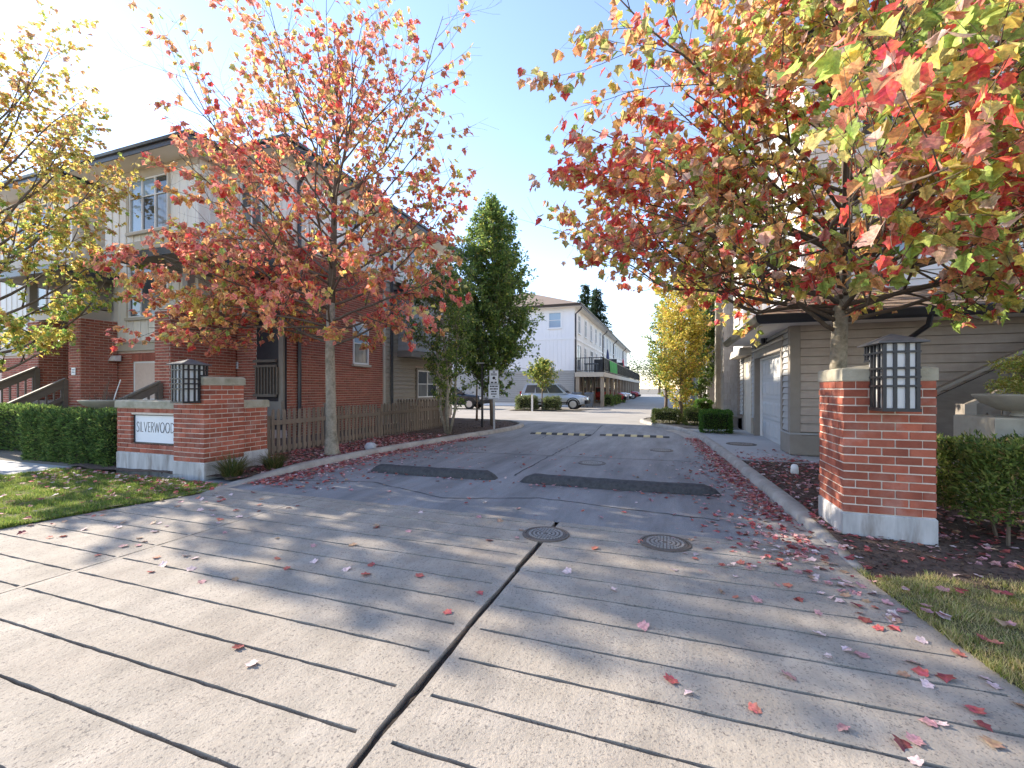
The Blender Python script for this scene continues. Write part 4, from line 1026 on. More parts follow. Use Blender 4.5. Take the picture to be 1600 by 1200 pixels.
# ---- next units up the lane: shingled piers, belts and recesses
def unit(y0, y1, name_label, x=2.12, px=1.75):
    U = thing('shingled_townhouse', (6, (y0+y1)/2, 0), name_label, 'house', 'shingled units up the lane')
    b = MB(); b.box(x+.05, 11, y0, y1, 0, 8.3); b.build('wall_core', 'siding_taupe', U)
    F = frame((x+.05, y1, 0), (0, -1, 0), (-1, 0, 0))
    lap_siding(U, F, y1-y0, .4, 8.2, .2, 'siding_tan', [((y1-y0)*.5, (y1-y0)*.5+.9, 0, 2.1)], joined=True)
    for (q0, wd) in ((y0+.02, .9), (y0+2.6, .55)):
        b = MB(); b.box(px, 2.6, q0, q0+wd, .36, 5.6); b.build('pier', 'trim_taupe', U)
        b = MB(); b.box(px-.02, 2.62, q0-.02, q0+wd+.02, .0, .355); b.build('pier_base', 'trim_taupe', U)
        b = MB(); b.box(px-.05, 2.62, q0-.05, q0+wd+.05, 5.601, 5.8); b.build('pier_cap', 'trim_beige', U)
        bb = MB() if y0 > 17.5 else None
        for face in (frame((px, q0, 0), (1, 0, 0), (0, -1, 0)), frame((px, q0+wd, 0), (0, -1, 0), (-1, 0, 0))):
            W_ = .6 if abs(face[1].x) > .5 else wd; z = .40; r_ = 0
            while z < 5.5:
                a = -.1*(r_ % 2)
                while a < W_:
                    a0, a1 = max(a, 0), min(a+.2, W_); a += .2
                    if a1-a0 < .03: continue
                    q = bb or MB(); o_, u_, p_, n_ = face
                    P = lambda aa, zz, cc: o_+u_*aa+p_*zz+n_*cc
                    q.add([P(a0+.004, z, 0), P(a1-.004, z, 0), P(a1-.004, z, .016), P(a0+.004, z, .016), P(a0+.004, z+.195, .004), P(a1-.004, z+.195, .004)], [(0,1,2,3),(3,2,5,4),(0,3,4),(1,5,2)])
                    if bb is None: q.build('shingle', 'shingle_wall', U)
                z += .19; r_ += 1
        if bb: bb.build('shingles', 'shingle_wall', U, kind='stuff')
    b = MB(); b.box(px+.1, x+.049, y0+1.0, y1-.05, 5.55, 7.6); b.build('upper_bay', 'cool_white_siding', U)
    window(U, frame((px+.1, y1-.05, 0), (0, -1, 0), (-1, 0, 0)), .6, 1.8, 5.9, 7.1, (.5,), (.5,), 'glass_sky', trim='trim_beige', tw=.08)
    hip_roof(U, px-.35, 11.5, y0-.3, y1+.3, 8.4, .4)
    b = MB(); b.tube([(px+.2, y0+1.3, 5.5), (px+.2, y0+1.3, .1)], .045, 6); b.build('downpipe', 'gutter_dark', U)
unit(16.35, 22.0, 'shingled townhouse unit just past the garage townhouse')
unit(23.2, 29.5, 'second shingled townhouse unit up the lane')
unit(30.2, 36.5, 'third shingled townhouse unit up the lane, behind the yellow tree')
unit(37.2, 43.5, 'farthest shingled townhouse unit up the lane')
# roof over the garage unit
hip_roof(RH, UX-.5, 11.5, UY-.5, 16.2, 8.45, .4)

# ================================================================ white townhouse row across the cross road
CX, CY, CYE = -6.6, 32.4, 76.0
CH = thing('white_townhouse_row', (-12, 50, 0), 'long white townhouse row with upper deck across the cross road', 'house')
b = MB(); b.box(-17.5, CX-.02, CY+.02, CYE, 0, 7.5); b.build('wall_core', 'cool_white_siding', CH)
fC = frame((-17.5, CY, 0), (1, 0, 0), (0, -1, 0)); WC = CX+17.5
lap_siding(CH, fC, WC, .25, 2.45, .16, 'siding_grey')
b = MB(); b.tbox(fC, 0, WC+.02, 2.45, 2.68, -.01, .05); b.build('belt_trim', 'siding_grey', CH)
cw = (WC-2.0, WC-.95, 5.85, 7.1)
batten_wall(CH, fC, WC, 2.68, 5.0, .30, 'cool_white_siding', joined=True)  # cooler white than the lane side: shade put into the gable colour
b = MB(); b.tbox(fC, 0, WC+.02, 5.0, 5.16, -.01, .05); b.build('belt_trim', 'cool_white_siding', CH)
batten_wall(CH, fC, WC, 5.16, 7.4, .30, 'cool_white_siding', [cw], joined=True)
window(CH, fC, cw[0]+.04, cw[1]-.04, cw[2]+.04, cw[3]-.04, (), (.5,), 'glass_sky', trim='cool_white_siding', tw=.1, sill=True, depth=.015)
b = MB(); b.tbox(fC, WC-4.7, WC-4.4, 4.35, 4.55, .013, .15); b.build('vent_hood', 'siding_grey', CH)
fR_ = frame((CX, CY, 0), (0, 1, 0), (1, 0, 0)); LR = CYE-CY
holes3, holes2 = [], []
y = 1.3
while y < LR-1.5:
    holes3.append((y, y+.95, 5.55, 7.05)); y += 2.75
    if len(holes3) > 15: break
y = .9; i = 0
while y < LR-2 and i < 13:
    holes2.append((y, y+(1.5 if i % 2 == 0 else .95), 2.72, 4.75)); y += 3.0; i += 1
batten_wall(CH, fR_, LR, 5.16, 7.4, .3, 'white_siding', holes3, joined=True)  # cream on this side puts warm bounced light into the siding colour
batten_wall(CH, fR_, LR, 2.68, 5.0, .3, 'white_siding', holes2, joined=True)
b = MB(); b.tbox(fR_, -.02, LR, 5.0, 5.16, -.01, .06); b.build('belt_trim', 'white_siding', CH)
for q in holes3: window(CH, fR_, q[0]+.05, q[1]-.05, q[2]+.05, q[3]-.05, (.5,), (.7,), 'glass_dark', trim='window_frame', tw=.05, sill=True, depth=.015)
for q in holes2: window(CH, fR_, q[0]+.05, q[1]-.05, q[2]+.02, q[3]-.05, (.5,), (.75,), 'glass_dark', trim='window_frame', tw=.05, depth=.015)
# ground floor along the lane: flat dark sheet coloured as a shaded recess, taupe posts and doors
b = MB(); b.tbox(fR_, .5, LR, .0, 2.45, -.012, .004); b.build('garage_shade_sheet', 'garage_shade', CH)
for i in range(14):
    k = MB(); a = .1+i*3.0; k.tbox(fR_, a, a+.42, 0, 2.45, .005, .10); k.build('pilaster', 'post_wood', CH)
    if i < 9:
        k = MB(); k.tbox(fR_, a+.6, a+1.4, .1, 2.2, .005, .04); k.build('door', 'glass_dark', CH)
        k = MB(); k.tbox(fR_, a+1.5, a+2.9, 1.0, 1.1, .005, .05); k.tbox(fR_, a+1.5, a+1.58, .1, 2.3, .005, .05); k.build('door_trim', 'trim_beige', CH)
hip_roof(CH, -18.1, -6.05, 31.8, 77, 7.55, .40, fascia='brown_metal')
for q in (.12, 14.5, 24.0, 36.0): downpipe(CH, CX+.08, CY+q, .1 if q < 1 else 2.5, 7.25, 1, 0, .06, 'brown_metal' if q > 1 else 'gutter_dark', .45)
for (x, y) in ((-13.2, 35.3), (-12.4, 35.0)):
    b = MB(); b.box(x-.12, x+.12, y-.1, y+.1, 8.3, 8.95); b.build('roof_vent', 'brown_metal', CH)
# deck on posts
DK = thing('upper_deck', (-5.5, 50, 0), 'long upper deck with black railing on the white townhouse row', 'deck')
DX, DY0, DY1, DZ = -4.35, 32.0, 74.0, 2.52
b = MB(); b.box(CX+.1, DX, DY0, DY1, DZ-.09, DZ); b.build('deck_floor', 'trim_beige', DK)
b = MB(); b.box(DX-.05, DX-.0, DY0+.05, DY1, DZ-.33, DZ-.091); b.box(CX+.1, DX-.051, DY0+.0, DY0+.05, DZ-.33, DZ-.091); b.build('deck_beam', 'trim_beige', DK)
y = DY0+.15
while y < DY1:
    k = MB(); k.box(DX-.30, DX-.06, y, y+.24, 0, DZ-.10); k.build('deck_post', 'post_wood', DK); y += 2.95
k = MB(); k.box(CX+.16, CX+.42, DY0+.1, DY0+.36, 0, DZ-.1); k.build('deck_post', 'post_wood', DK)
def deck_rail(P, Q):
    P, Q = Vector(P), Vector(Q); L_ = (Q-P).length; up = Vector((0, 0, 1))
    r_ = MB(); r_.beam(P+up*1.05, Q+up*1.05, .06, .05); r_.beam(P+up*.1, Q+up*.1, .05, .04); r_ = r_.build('railing', 'black_metal', DK)
    n = int(L_/1.5)+1
    for i in range(n+1):
        q = P.lerp(Q, i/n); k = MB(); k.box(q.x-.03, q.x+.03, q.y-.03, q.y+.03, q.z, q.z+1.1); k.build('rail_post', 'black_metal', r_)
    k = MB(); m_ = int(L_/.13)
    for i in range(m_):
        q = P.lerp(Q, (i+.5)/m_); k.box(q.x-.01, q.x+.01, q.y-.01, q.y+.01, q.z+.1, q.z+1.03)
    k.build('balusters', 'black_metal', r_, kind='stuff')
deck_rail((CX+.2, DY0+.1, DZ), (DX-.08, DY0+.1, DZ)); deck_rail((DX-.08, DY0+.1, DZ), (DX-.08, DY1, DZ))
for q in (41.0, 47.0, 55.0):
    k = MB(); k.box(CX+.1, DX-.1, q-.05, q+.05, DZ+.003, DZ+1.5); k.build('divider', 'gutter_dark', DK)
t = thing('privacy_cloth', (DX-.02, 37.5, DZ), 'green cloth tied along the deck railing', 'cloth')
b = MB(); n = 14
for i in range(n+1):
    for zz in (DZ+.12, DZ+.55, DZ+1.0): b.v.append((DX+.0+.03*math.sin(i*1.3+zz*3), 35.2+i*.36, zz))
b.f = [(i*3+j, (i+1)*3+j, (i+1)*3+j+1, i*3+j+1) for i in range(n) for j in range(2)]
b2 = MB(); b2.v = b.v + [(x-.008, y, z) for x, y, z in b.v]; k = len(b.v); b2.f = b.f + [tuple(i+k for i in reversed(f)) for f in b.f]; b2.build('cloth', 'green_cloth', t)
def parasol(x, y, m, label):
    t = thing('closed_parasol', (x, y, DZ), label, 'parasol')
    b = MB(); b.tube([(x, y, DZ), (x, y, DZ+2.25)], .025, 8); b.build('pole', 'galv', t)
    b = MB(); b.lathe((x, y, DZ+.85), [(.11, 0), (.15, .1), (.14, .5), (.10, 1.0), (.05, 1.32), (.01, 1.38)], 12); b.build('folded_canopy', m, t)
parasol(-5.0, 38.9, 'cloth_blue', 'closed dark blue parasol standing on the upper deck')
parasol(-4.9, 51.5, 'cloth_red', 'closed red parasol standing on the upper deck')
t = thing('deck_table', (-5.6, 34.2, DZ), 'dark patio table and grill on the near end of the deck', 'table')
b = MB(); b.box(-6.1, -5.1, 33.6, 34.5, DZ+.68, DZ+.74); b.build('table_top', 'bin_grey', t)
for (x, y) in ((-6.05, 33.65), (-5.2, 33.65), (-6.05, 34.4), (-5.2, 34.4)):
    b = MB(); b.box(x, x+.05, y, y+.05, DZ, DZ+.68); b.build('leg', 'bin_grey', t)
# wheelie bins by the corner
def bin_(x, y, label, m='bin_grey'):
    t = thing('wheelie_bin', (x, y, 0), label, 'bin', 'grey wheelie bins')
    b = MB(); b.add([(x-.24, y-.25, .06), (x+.24, y-.25, .06), (x+.24, y+.25, .06), (x-.24, y+.25, .06), (x-.3, y-.33, .98), (x+.3, y-.33, .98), (x+.3, y+.33, .98), (x-.3, y+.33, .98)],
        [(0,3,2,1),(0,1,5,4),(1,2,6,5),(2,3,7,6),(3,0,4,7),(4,5,6,7)]); b.build('body', m, t)
    b = MB(); b.extrude([(x-.32, y-.36, .985), (x-.32, y+.36, .985), (x-.32, y+.32, 1.06), (x-.32, y-.30, 1.04)], (.64, 0, 0)); b.build('lid', m, t)
    for s in (-.22, .16):
        b = MB(); b.tube([(x+s, y+.26, .1), (x+s+.06, y+.26, .1)], .1, 10); b.build('wheel', 'tyre', t)
bin_(-6.15, 31.2, 'grey wheelie bin against the downpipe corner'); bin_(-5.3, 31.3, 'grey wheelie bin beside the first deck post')
# ================================================================ trees
class Tree:
    """trunk, limbs and twigs as tubes; remembers twig points for the leaves"""
    def __init__(s, seed): s.rg = random.Random(seed); s.wood = MB(); s.tw = []; s.zmin = lambda p: -9
    def rv(s, k=1.0): return Vector((s.rg.gauss(0, k), s.rg.gauss(0, k), s.rg.gauss(0, k)))
    def limb(s, p, d, L, r, lvl, maxl, up=.06, kids=2.6, jit=.10, spread=(.5, .95), wood_min=.0015, leaf_from=.25):
        n = max(3, int(L/.22)); pts = [p.copy()]; rad = [r]; d = d.normalized()
        for i in range(n):
            d = (d + s.rv(jit*.6) + Vector((0, 0, up))).normalized()
            if p.z < s.zmin(p): d = Vector((d.x, d.y, abs(d.z)+.25)).normalized()
            p = p + d*(L/n); pts.append(p.copy())
            rad.append(max(r*(1-.78*(i+1)/n), wood_min))
        s.wood.tube(pts, rad, 7 if lvl == 0 else (5 if lvl == 1 else (4 if lvl == 2 else 3)))
        if lvl >= max(1, maxl-1):
            for i in range(1, len(pts)):
                if i/n > leaf_from or lvl == maxl:
                    q = 2 if lvl == maxl else 1
                    for _ in range(q): s.tw.append((pts[i]-(pts[i]-pts[i-1])*s.rg.random(), d.copy()))
        if lvl < maxl:
            m = max(2, int(L*kids+s.rg.random())); m = min(m, 14)
            for k in range(m):
                t = .22+.78*(k+s.rg.random()*.8)/m; t = min(t, .99); i = min(int(t*n), n-1)
                q = pts[i].lerp(pts[i+1], t*n-i); dd = (pts[i+1]-pts[i]).normalized()
                ax = dd.cross(s.rv()).normalized(); ang = s.rg.uniform(*spread)
                cdir = dd*math.cos(ang)+ax.cross(dd).normalized()*math.sin(ang)*1.0
                cl = L*s.rg.uniform(.34, .58)*(1.15-.55*t)
                if cl > .10: s.limb(q, cdir, cl, max(rad[i]*.58, wood_min), lvl+1, maxl, up*.8, kids*1.35, jit*1.15, spread, wood_min, leaf_from)
def leaf_set(T, n, rng, spread=.09, droop=.75):
    tw = T.tw; idx = rng.integers(0, len(tw), n)
    P = np.array([tuple(t[0]) for t in tw])[idx]; D = np.array([tuple(t[1]) for t in tw])[idx]
    P = P + rand_dirs(n, rng)*spread*rng.random((n, 1))
    tip = D*.5 + rand_dirs(n, rng)*.75 + np.array([0, 0, -droop]); nrm = rand_dirs(n, rng)*.7 + np.array([0, 0, .8])
    return P, tip, nrm
def pick(pal, wts, rng):
    """per-leaf colours from a palette; wts is an (n, k) weight table"""
    pal = np.array(pal); cw = np.cumsum(wts/np.sum(wts, axis=1, keepdims=True), axis=1)
    r = rng.random((len(wts), 1)); k = (r > cw).sum(axis=1).clip(0, len(pal)-1)
    return pal[k] * rng.uniform(.8, 1.2, (len(wts), 1)) * rng.uniform(.93, 1.07, (len(wts), 3))
RED, CORAL, ORANGE = (.80, .115, .10), (.86, .31, .24), (.86, .45, .20)
YELLOW, OLIVE, GREEN, DGREEN, BROWN, PINK = (.82, .66, .16), (.66, .59, .22), (.48, .60, .15), (.26, .40, .09), (.62, .35, .21), (.84, .56, .45)
def sig(x): return 1/(1+np.exp(-x))

# ---- left red maple
bx, by = -6.14, 6.9
LM = thing('red_maple', (bx, by, 0), 'slender coral red maple in front of the picket fence', 'tree')
T = Tree(21); T.zmin = lambda p: 2.2; zt = 8.1
trunk = [Vector((bx, by, .0)), Vector((bx-.02, by, .12)), Vector((bx-.03, by, .5)), Vector((bx-.06, by+.02, 1.2)), Vector((bx-.08, by+.02, 2.0)), Vector((bx-.07, by+.03, 3.0)), Vector((bx-.02, by+.04, 4.0)), Vector((bx+.05, by, 5.0)), Vector((bx+.1, by+.02, 6.0)), Vector((bx+.1, by, 7.0)), Vector((bx+.14, by, zt))]
tr = MB(); tr.tube(trunk[:6], [.20, .14, .103, .094, .088, .078], 12)
T.wood.tube(trunk[5:], [.079, .064, .048, .034, .02, .006], 8)
def along(pts, z):
    for a, c in zip(pts, pts[1:]):
        if a.z <= z <= c.z: return a.lerp(c, (z-a.z)/(c.z-a.z))
    return pts[-1].copy()
N = 46
for k in range(N):
    f = k/(N-1); z = 2.15+f*4.5; az = k*2.39996+.6
    Rr = float(np.interp(z, [2.1, 2.8, 3.5, 4.3, 5.2, 6.2, 7.2, 8.2], [2.5, 3.3, 3.5, 3.0, 2.3, 1.9, 1.6, .8]))*T.rg.uniform(.78, 1.08)
    el = float(np.interp(f, [0, .25, .55, 1], [.10, .30, .72, 1.12])) + T.rg.uniform(-.1, .1)
    Rr *= 1.0 - (.17 if z < 4.4 else -.08)*math.cos(az-.35)
    if math.sin(az) < -.3: Rr *= .80
    L = min(Rr/max(.42, math.cos(el)*.97), (7.9-z)/max(.25, math.sin(min(1.4, el+.12))))
    T.limb(along(trunk, z), Vector((math.cos(az)*math.cos(el), math.sin(az)*math.cos(el), math.sin(el))), L, .030-.014*f, 1, 3, .045, 2.6, .10)
for (dx, dy, dz, L, z) in ((-.94, -.2, .20, 3.5, 2.7), (-.94, -.45, .12, 3.3, 2.5), (-.94, .1, .28, 3.7, 3.1), (-1, -.3, .34, 3.6, 3.5), (-.9, -.6, .22, 2.9, 2.9), (-1, .2, .10, 3.2, 2.35)):
    T.limb(along(trunk, z), Vector((dx, dy, dz)), L, .026, 1, 3, .004, 2.9, .09)
tr.build('trunk', 'bark_pale', LM, smooth=True)
T.wood.build('branches', 'bark_dark', LM, smooth=True)
rng = np.random.default_rng(5)
nl = 24500
P, tip, nrm = leaf_set(T, nl, rng)
lat = (P[:, 0]-bx)*.94+(P[:, 1]-by)*.33
keep = (rng.random(nl) < np.interp(P[:, 2], [2, 4.2, 5.2, 6.2, 9], [1, .95, .55, .34, .24])) & ((lat > -2.35) | (P[:, 2] < 4.7)) & (lat < 2.75); P, tip, nrm = P[keep], tip[keep], nrm[keep]
n1 = vnoise(P, .9, 1.3); n2 = vnoise(P, 1.5, 4.1); hz = (P[:, 2]-4.5)/2.5
W_ = np.stack([.8*sig(2.5*n1), 2.2*sig(3*n1+.9), 1.0*np.ones(len(P)), .65*sig(-3*n2-.5), .55*sig(-3*n1+hz), .35*sig(-4*n2-1), .45*sig(2*hz)], 1)
C = pick([RED, CORAL, ORANGE, YELLOW, OLIVE, GREEN, BROWN], W_, rng)
S = rng.uniform(.075, .125, len(P))
dist = np.linalg.norm(P-np.array([0, 0, CAM_H]), axis=1); order = np.argsort(dist); singles = order[:300]; mask = np.ones(len(P), bool); mask[singles] = False
leaf_mesh('crown', 'maple', P[mask], tip[mask], nrm[mask], S[mask], C[mask], 'leaf', LM, kindtag='stuff')
MF = leaf_frames(tip[singles], nrm[singles])
for i, j in enumerate(singles): single_leaf('leaf', 'leaf_single', i % 5, P[j], MF[i], float(S[j]), C[j], LM)

# ---- right maple, its boughs reaching over towards the viewer
bx, by = 2.33, 7.72
RM = thing('maple_tree', (bx, by, 0), 'large multicoloured maple spreading behind the right gate pillar', 'tree')
T = Tree(33); T.zmin = lambda p: 2.3+.36*max(0, 2.0-p.x)
trunk = [Vector((bx, by, -.02)), Vector((bx, by, .15)), Vector((bx, by, .6)), Vector((bx+.01, by, 1.5)), Vector((bx+.03, by-.02, 2.3)), Vector((bx+.08, by-.05, 3.2)), Vector((bx+.1, by-.1, 4.2)), Vector((bx+.05, by-.12, 5.4)), Vector((bx, by-.1, 6.8)), Vector((bx, by, 8.6))]
tr = MB(); tr.tube(trunk[:6], [.19, .14, .118, .108, .10, .088], 12); tr.build('trunk', 'bark_pale', RM, smooth=True)
T.wood.tube(trunk[5:], [.088, .068, .05, .032, .008], 8)
N = 36
for k in range(N):
    f = k/(N-1); z = 2.0+f*5.4; az = k*2.39996+1.1
    Rr = float(np.interp(z, [2.0, 2.6, 3.4, 4.6, 5.8, 7.4], [2.3, 3.0, 3.3, 3.0, 2.5, 1.5]))*T.rg.uniform(.75, 1.08)
    if math.sin(az) < -.2: Rr *= 1.22 if math.cos(az) > 0 else 1.06
    el = float(np.interp(f, [0, .3, .6, 1], [.22, .42, .68, 1.05])) + T.rg.uniform(-.12, .12)
    L = Rr/max(.45, math.cos(el))
    T.limb(along(trunk, z), Vector((math.cos(az)*math.cos(el), math.sin(az)*math.cos(el), math.sin(el))), L, .034-.015*f, 1, 3, .02, 2.6, .10)
# long boughs towards the drive and the street
for (dx, dy, dz, L, z) in ((-.75, -.75, .36, 3.6, 2.9), (-.2, -1, .34, 4.7, 3.0), (.25, -1, .30, 4.8, 2.7), (-1, -.25, .32, 3.7, 2.8), (-1, -.5, .24, 3.4, 2.7), (.1, -1, .45, 5.2, 3.4), (-.95, .1, .35, 3.4, 3.2), (-.4, -1, .6, 3.9, 3.8), (.55, -1, .35, 4.4, 3.2), (-1, -.35, .6, 3.6, 3.6), (-.05, -1, .22, 4.4, 2.6), (-1, -.1, .22, 4.0, 3.3), (-1, -.5, .16, 3.5, 3.0), (-1, -.25, .5, 4.1, 3.7), (-.8, -.6, .75, 4.4, 4.2), (-1, .05, .14, 3.8, 2.9), (.9, -.7, .26, 3.0, 2.3), (.5, -1, .24, 3.4, 2.35), (.75, -1, .28, 3.6, 2.6), (1, -.35, .26, 2.8, 2.45)):
    T.limb(along(trunk, z+.35*(dx+.3*dy)), Vector((dx, dy, dz)), L, .034, 1, 3, -.002, 2.6, .10)
T.wood.build('branches', 'bark_dark', RM, smooth=True)
rng = np.random.default_rng(8); nl = 25000
P, tip, nrm = leaf_set(T, nl, rng, .12, .7)
cz = P[:, 2]; dcam = np.linalg.norm(P-np.array([0, 0, CAM_H]), axis=1)
keep = (rng.random(nl) < np.interp(dcam, [2.3, 2.6, 4.2], [0, .22, 1])*np.where((P[:, 0] < bx-1.0) & (P[:, 2] < 4.0), .55, 1.0)) & (cz > 1.85+.42*np.maximum(0, bx-.3-P[:, 0])+.22*vnoise(P, 2.0, 3.0)) & (P[:, 0] > -.30*P[:, 1]-.15+.35*vnoise(P, 1.1, 6.0)); P, tip, nrm, dcam = P[keep], tip[keep], nrm[keep], dcam[keep]
n1 = vnoise(P, .8, 2.2); n2 = vnoise(P, 1.4, 7.7)
left = sig((bx-.3-P[:, 0])*1.4); low = sig((3.4-P[:, 2])*1.6); nearc = sig((3.6-dcam)*1.6)
W_ = np.stack([1.15*sig(5*n1-.8)+.12*left, .9*sig(3*n1)*(.45+.6*left), .7*(.3+left), .85*sig(-3*n2), .6*np.ones(len(P))*(1-left*.2), 2.2*sig(-4*n1+.6)*(1.2-left)+1.0*low*(1-left), .12*low*(1-left), .08*sig(3*n2-.4), .6*nearc+.3], 1)
C = pick([RED, CORAL, ORANGE, YELLOW, OLIVE, GREEN, DGREEN, BROWN, PINK], W_, rng)
S = rng.uniform(.085, .15, len(P))
order = np.argsort(dcam); singles = order[:300]; mask = np.ones(len(P), bool); mask[singles] = False
fine = mask & (dcam < 5.0); coarse = mask & ~fine
leaf_mesh('crown', 'maple', P[coarse], tip[coarse], nrm[coarse], S[coarse], C[coarse], 'leaf', RM, kindtag='stuff')
leaf_mesh('near_foliage', 'maple_fine', P[fine], tip[fine], nrm[fine], S[fine], C[fine], 'leaf', RM, kindtag='stuff')
MF = leaf_frames(tip[singles], nrm[singles])
for i, j in enumerate(singles): single_leaf('leaf', 'leaf_single', i % 5, P[j], MF[i], float(S[j]), C[j], RM)

# ---- yellow-green tree at the far left
bx, by = -13.6, 5.0
YT = thing('yellow_green_tree', (bx, by, 0), 'yellow and green tree leaning in at the left edge', 'tree')
T = Tree(52)
trunk = [Vector((bx, by, 0)), Vector((bx, by, .8)), Vector((bx+.05, by, 1.8)), Vector((bx+.1, by+.05, 3.0)), Vector((bx+.2, by+.05, 5.0)), Vector((bx+.25, by, 8.2))]
tr = MB(); tr.tube(trunk[:4], [.16, .11, .10, .08], 10); tr.build('trunk', 'bark_dark', YT, smooth=True)
T.wood.tube(trunk[3:], [.08, .05, .008], 8)
for k in range(40):
    f = k/39; z = 1.6+f*5.4; az = k*2.39996+.2
    Rr = float(np.interp(z, [1.5, 2.4, 3.6, 5.2, 7.0], [2.4, 3.1, 3.2, 2.7, 1.3]))*T.rg.uniform(.75, 1.05)*(.72+.28*math.sin(az))
    el = float(np.interp(f, [0, .4, 1], [.22, .6, 1.12]))
    T.limb(along(trunk, z), Vector((math.cos(az)*math.cos(el), math.sin(az)*math.cos(el), math.sin(el))), Rr/max(.42, math.cos(el)), .036-.016*f, 1, 3, .05, 2.6, .10)
T.wood.build('branches', 'bark_dark', YT, smooth=True)
rng = np.random.default_rng(15); P, tip, nrm = leaf_set(T, 17500, rng, .10, .6)
keep = rng.random(len(P)) < np.interp(P[:, 2], [1.5, 5.2, 8], [1, .85, .42]); P, tip, nrm = P[keep], tip[keep], nrm[keep]
n1 = vnoise(P, 1.0, 3.3); hz = (P[:, 2]-4.2)/1.5
W_ = np.stack([.9*np.ones(len(P)), .55*sig(2*hz), .9*sig(1.2*hz), .9*sig(-3*n1-hz), .4*sig(-2*hz), .35*sig(2*hz)], 1)
C = pick([YELLOW, ORANGE, OLIVE, GREEN, DGREEN, BROWN], W_, rng); S = rng.uniform(.07, .115, len(P))
leaf_mesh('crown', 'maple', P, tip, nrm, S, C, 'leaf', YT, kindtag='stuff')

# ---- columnar trees: steep limbs from a short trunk
def column_tree(name, x, y, H, Rmax, z0, n_leaf, label, pal, wts, seed, leaf=.09, stems=1, bark='bark_far', prof=None, group=None, nb=70, trunk_r=.07):
    t = thing(name, (x, y, 0), label, 'tree', group); T = Tree(seed); rg = T.rg; tr = MB()
    prof = prof or ([0, .12, .35, .6, .85, 1], [.35, .75, 1, .8, .42, .08])
    cores = []
    for s in range(stems):
        a = 2*math.pi*s/stems+rg.random(); o = .10 if stems > 1 else 0
        c = [Vector((x+o*.3*math.cos(a), y+o*.3*math.sin(a), .03))]
        for k in range(1, 7):
            f = k/6; sp = (Rmax*.35*f if stems > 1 else .04*f)
            c.append(Vector((x+math.cos(a)*(o+sp)+rg.gauss(0, .03), y+math.sin(a)*(o+sp)+rg.gauss(0, .03), H*.93*f)))
        tr.tube(c, [trunk_r*(1-.13*k) if k < 6 else .008 for k in range(7)], 8); cores.append(c)
    tr.build('trunk', bark, t, smooth=True)
    for k in range(nb):
        f = (k+rg.random())/nb; z = z0+(H*.9-z0)*f; az = k*2.39996+rg.random()*.4
        Rr = Rmax*float(np.interp(f, *prof))*rg.uniform(.7, 1.12); el = rg.uniform(.5, .95)
        p = along(cores[k % stems], z); L = max(.25, Rr/math.cos(el))
        T.limb(p, Vector((math.cos(az)*math.cos(el), math.sin(az)*math.cos(el), math.sin(el))), L, .018, 1, 2, .05, 5.0, .12, (.4, 1.0), .003, .05)
    T.wood.build('branches', bark, t, smooth=True)
    rng = np.random.default_rng(seed); P, tip, nrm = leaf_set(T, n_leaf, rng, .13, .3)
    keep = (P[:, 2] > z0*.8) & (P[:, 2] < H*1.04); P, tip, nrm = P[keep], tip[keep], nrm[keep]
    C = pick(pal, wts(P), rng); S = rng.uniform(leaf*.7, leaf*1.25, len(P))
    leaf_mesh('crown', 'oval', P, tip, nrm, S, C, 'leaf', t, kindtag='stuff')
    return t
one = lambda *w_: (lambda P: np.tile(np.array(w_, float), (len(P), 1)))
LG, MG, DG = (.31, .39, .09), (.18, .26, .07), (.10, .165, .05)
HP = ([0, .1, .3, .45, .65, .85, 1], [.45, .85, 1, .8, .58, .34, .06])
column_tree('hornbeam_tree', -5.80, 14.26, 8.7, 1.75, .9, 36000, 'tall dark green columnar hornbeam behind the parking sign', [DG, MG, LG, YELLOW], lambda P: np.stack([.7*np.ones(len(P)), 1.0*np.ones(len(P)), .6+.6*sig(P[:, 2]-5), .02+.10*sig((P[:, 2]-6.2)*2)], 1), 61, .115, prof=HP, nb=150)  # paler, yellower leaves upward: backlit highlights put into the leaf colour
column_tree('hornbeam_tree', -5.75, 10.9, 4.9, .95, .75, 14000, 'multi-stemmed green hornbeam at the end of the picket fence', [DG, MG, LG, YELLOW], one(.6, 1, .8, .06), 62, .075, stems=4, bark='bark_pale', nb=70, trunk_r=.045, prof=([0, .2, .5, .8, 1], [.25, .7, 1, .85, .35]))
column_tree('small_tree', -7.3, 16.3, 3.6, .8, 1.7, 3200, 'thin reddish-trunked young tree left of the hornbeam', [MG, LG, YELLOW], one(1, 1, .4), 63, .08, nb=28, trunk_r=.05)
column_tree('yellow_hornbeam', .43, 17.4, 6.0, 1.05, .55, 15000, 'bright yellow columnar tree on the right island', [YELLOW, (.50, .42, .07), LG, ORANGE], lambda P: np.stack([1.0*sig(P[:, 2]-1.5), .9*np.ones(len(P)), .55*sig(2-P[:, 2])+.18, .12*np.ones(len(P))], 1), 64, .095, nb=90, prof=([0, .15, .4, .7, .9, 1], [.3, .75, 1, .8, .5, .15]))
column_tree('green_hornbeam', 1.25, 20.2, 6.6, 1.0, .8, 11000, 'dark green columnar tree behind the yellow one', [DG, MG, LG], one(1, 1, .2), 65, .11, nb=80)
column_tree('lane_tree', -.15, 18.9, 5.6, .8, .9, 6500, 'pale green columnar tree peeking left behind the yellow tree', [LG, MG, YELLOW], one(1, .7, .5), 68, .09, nb=60)
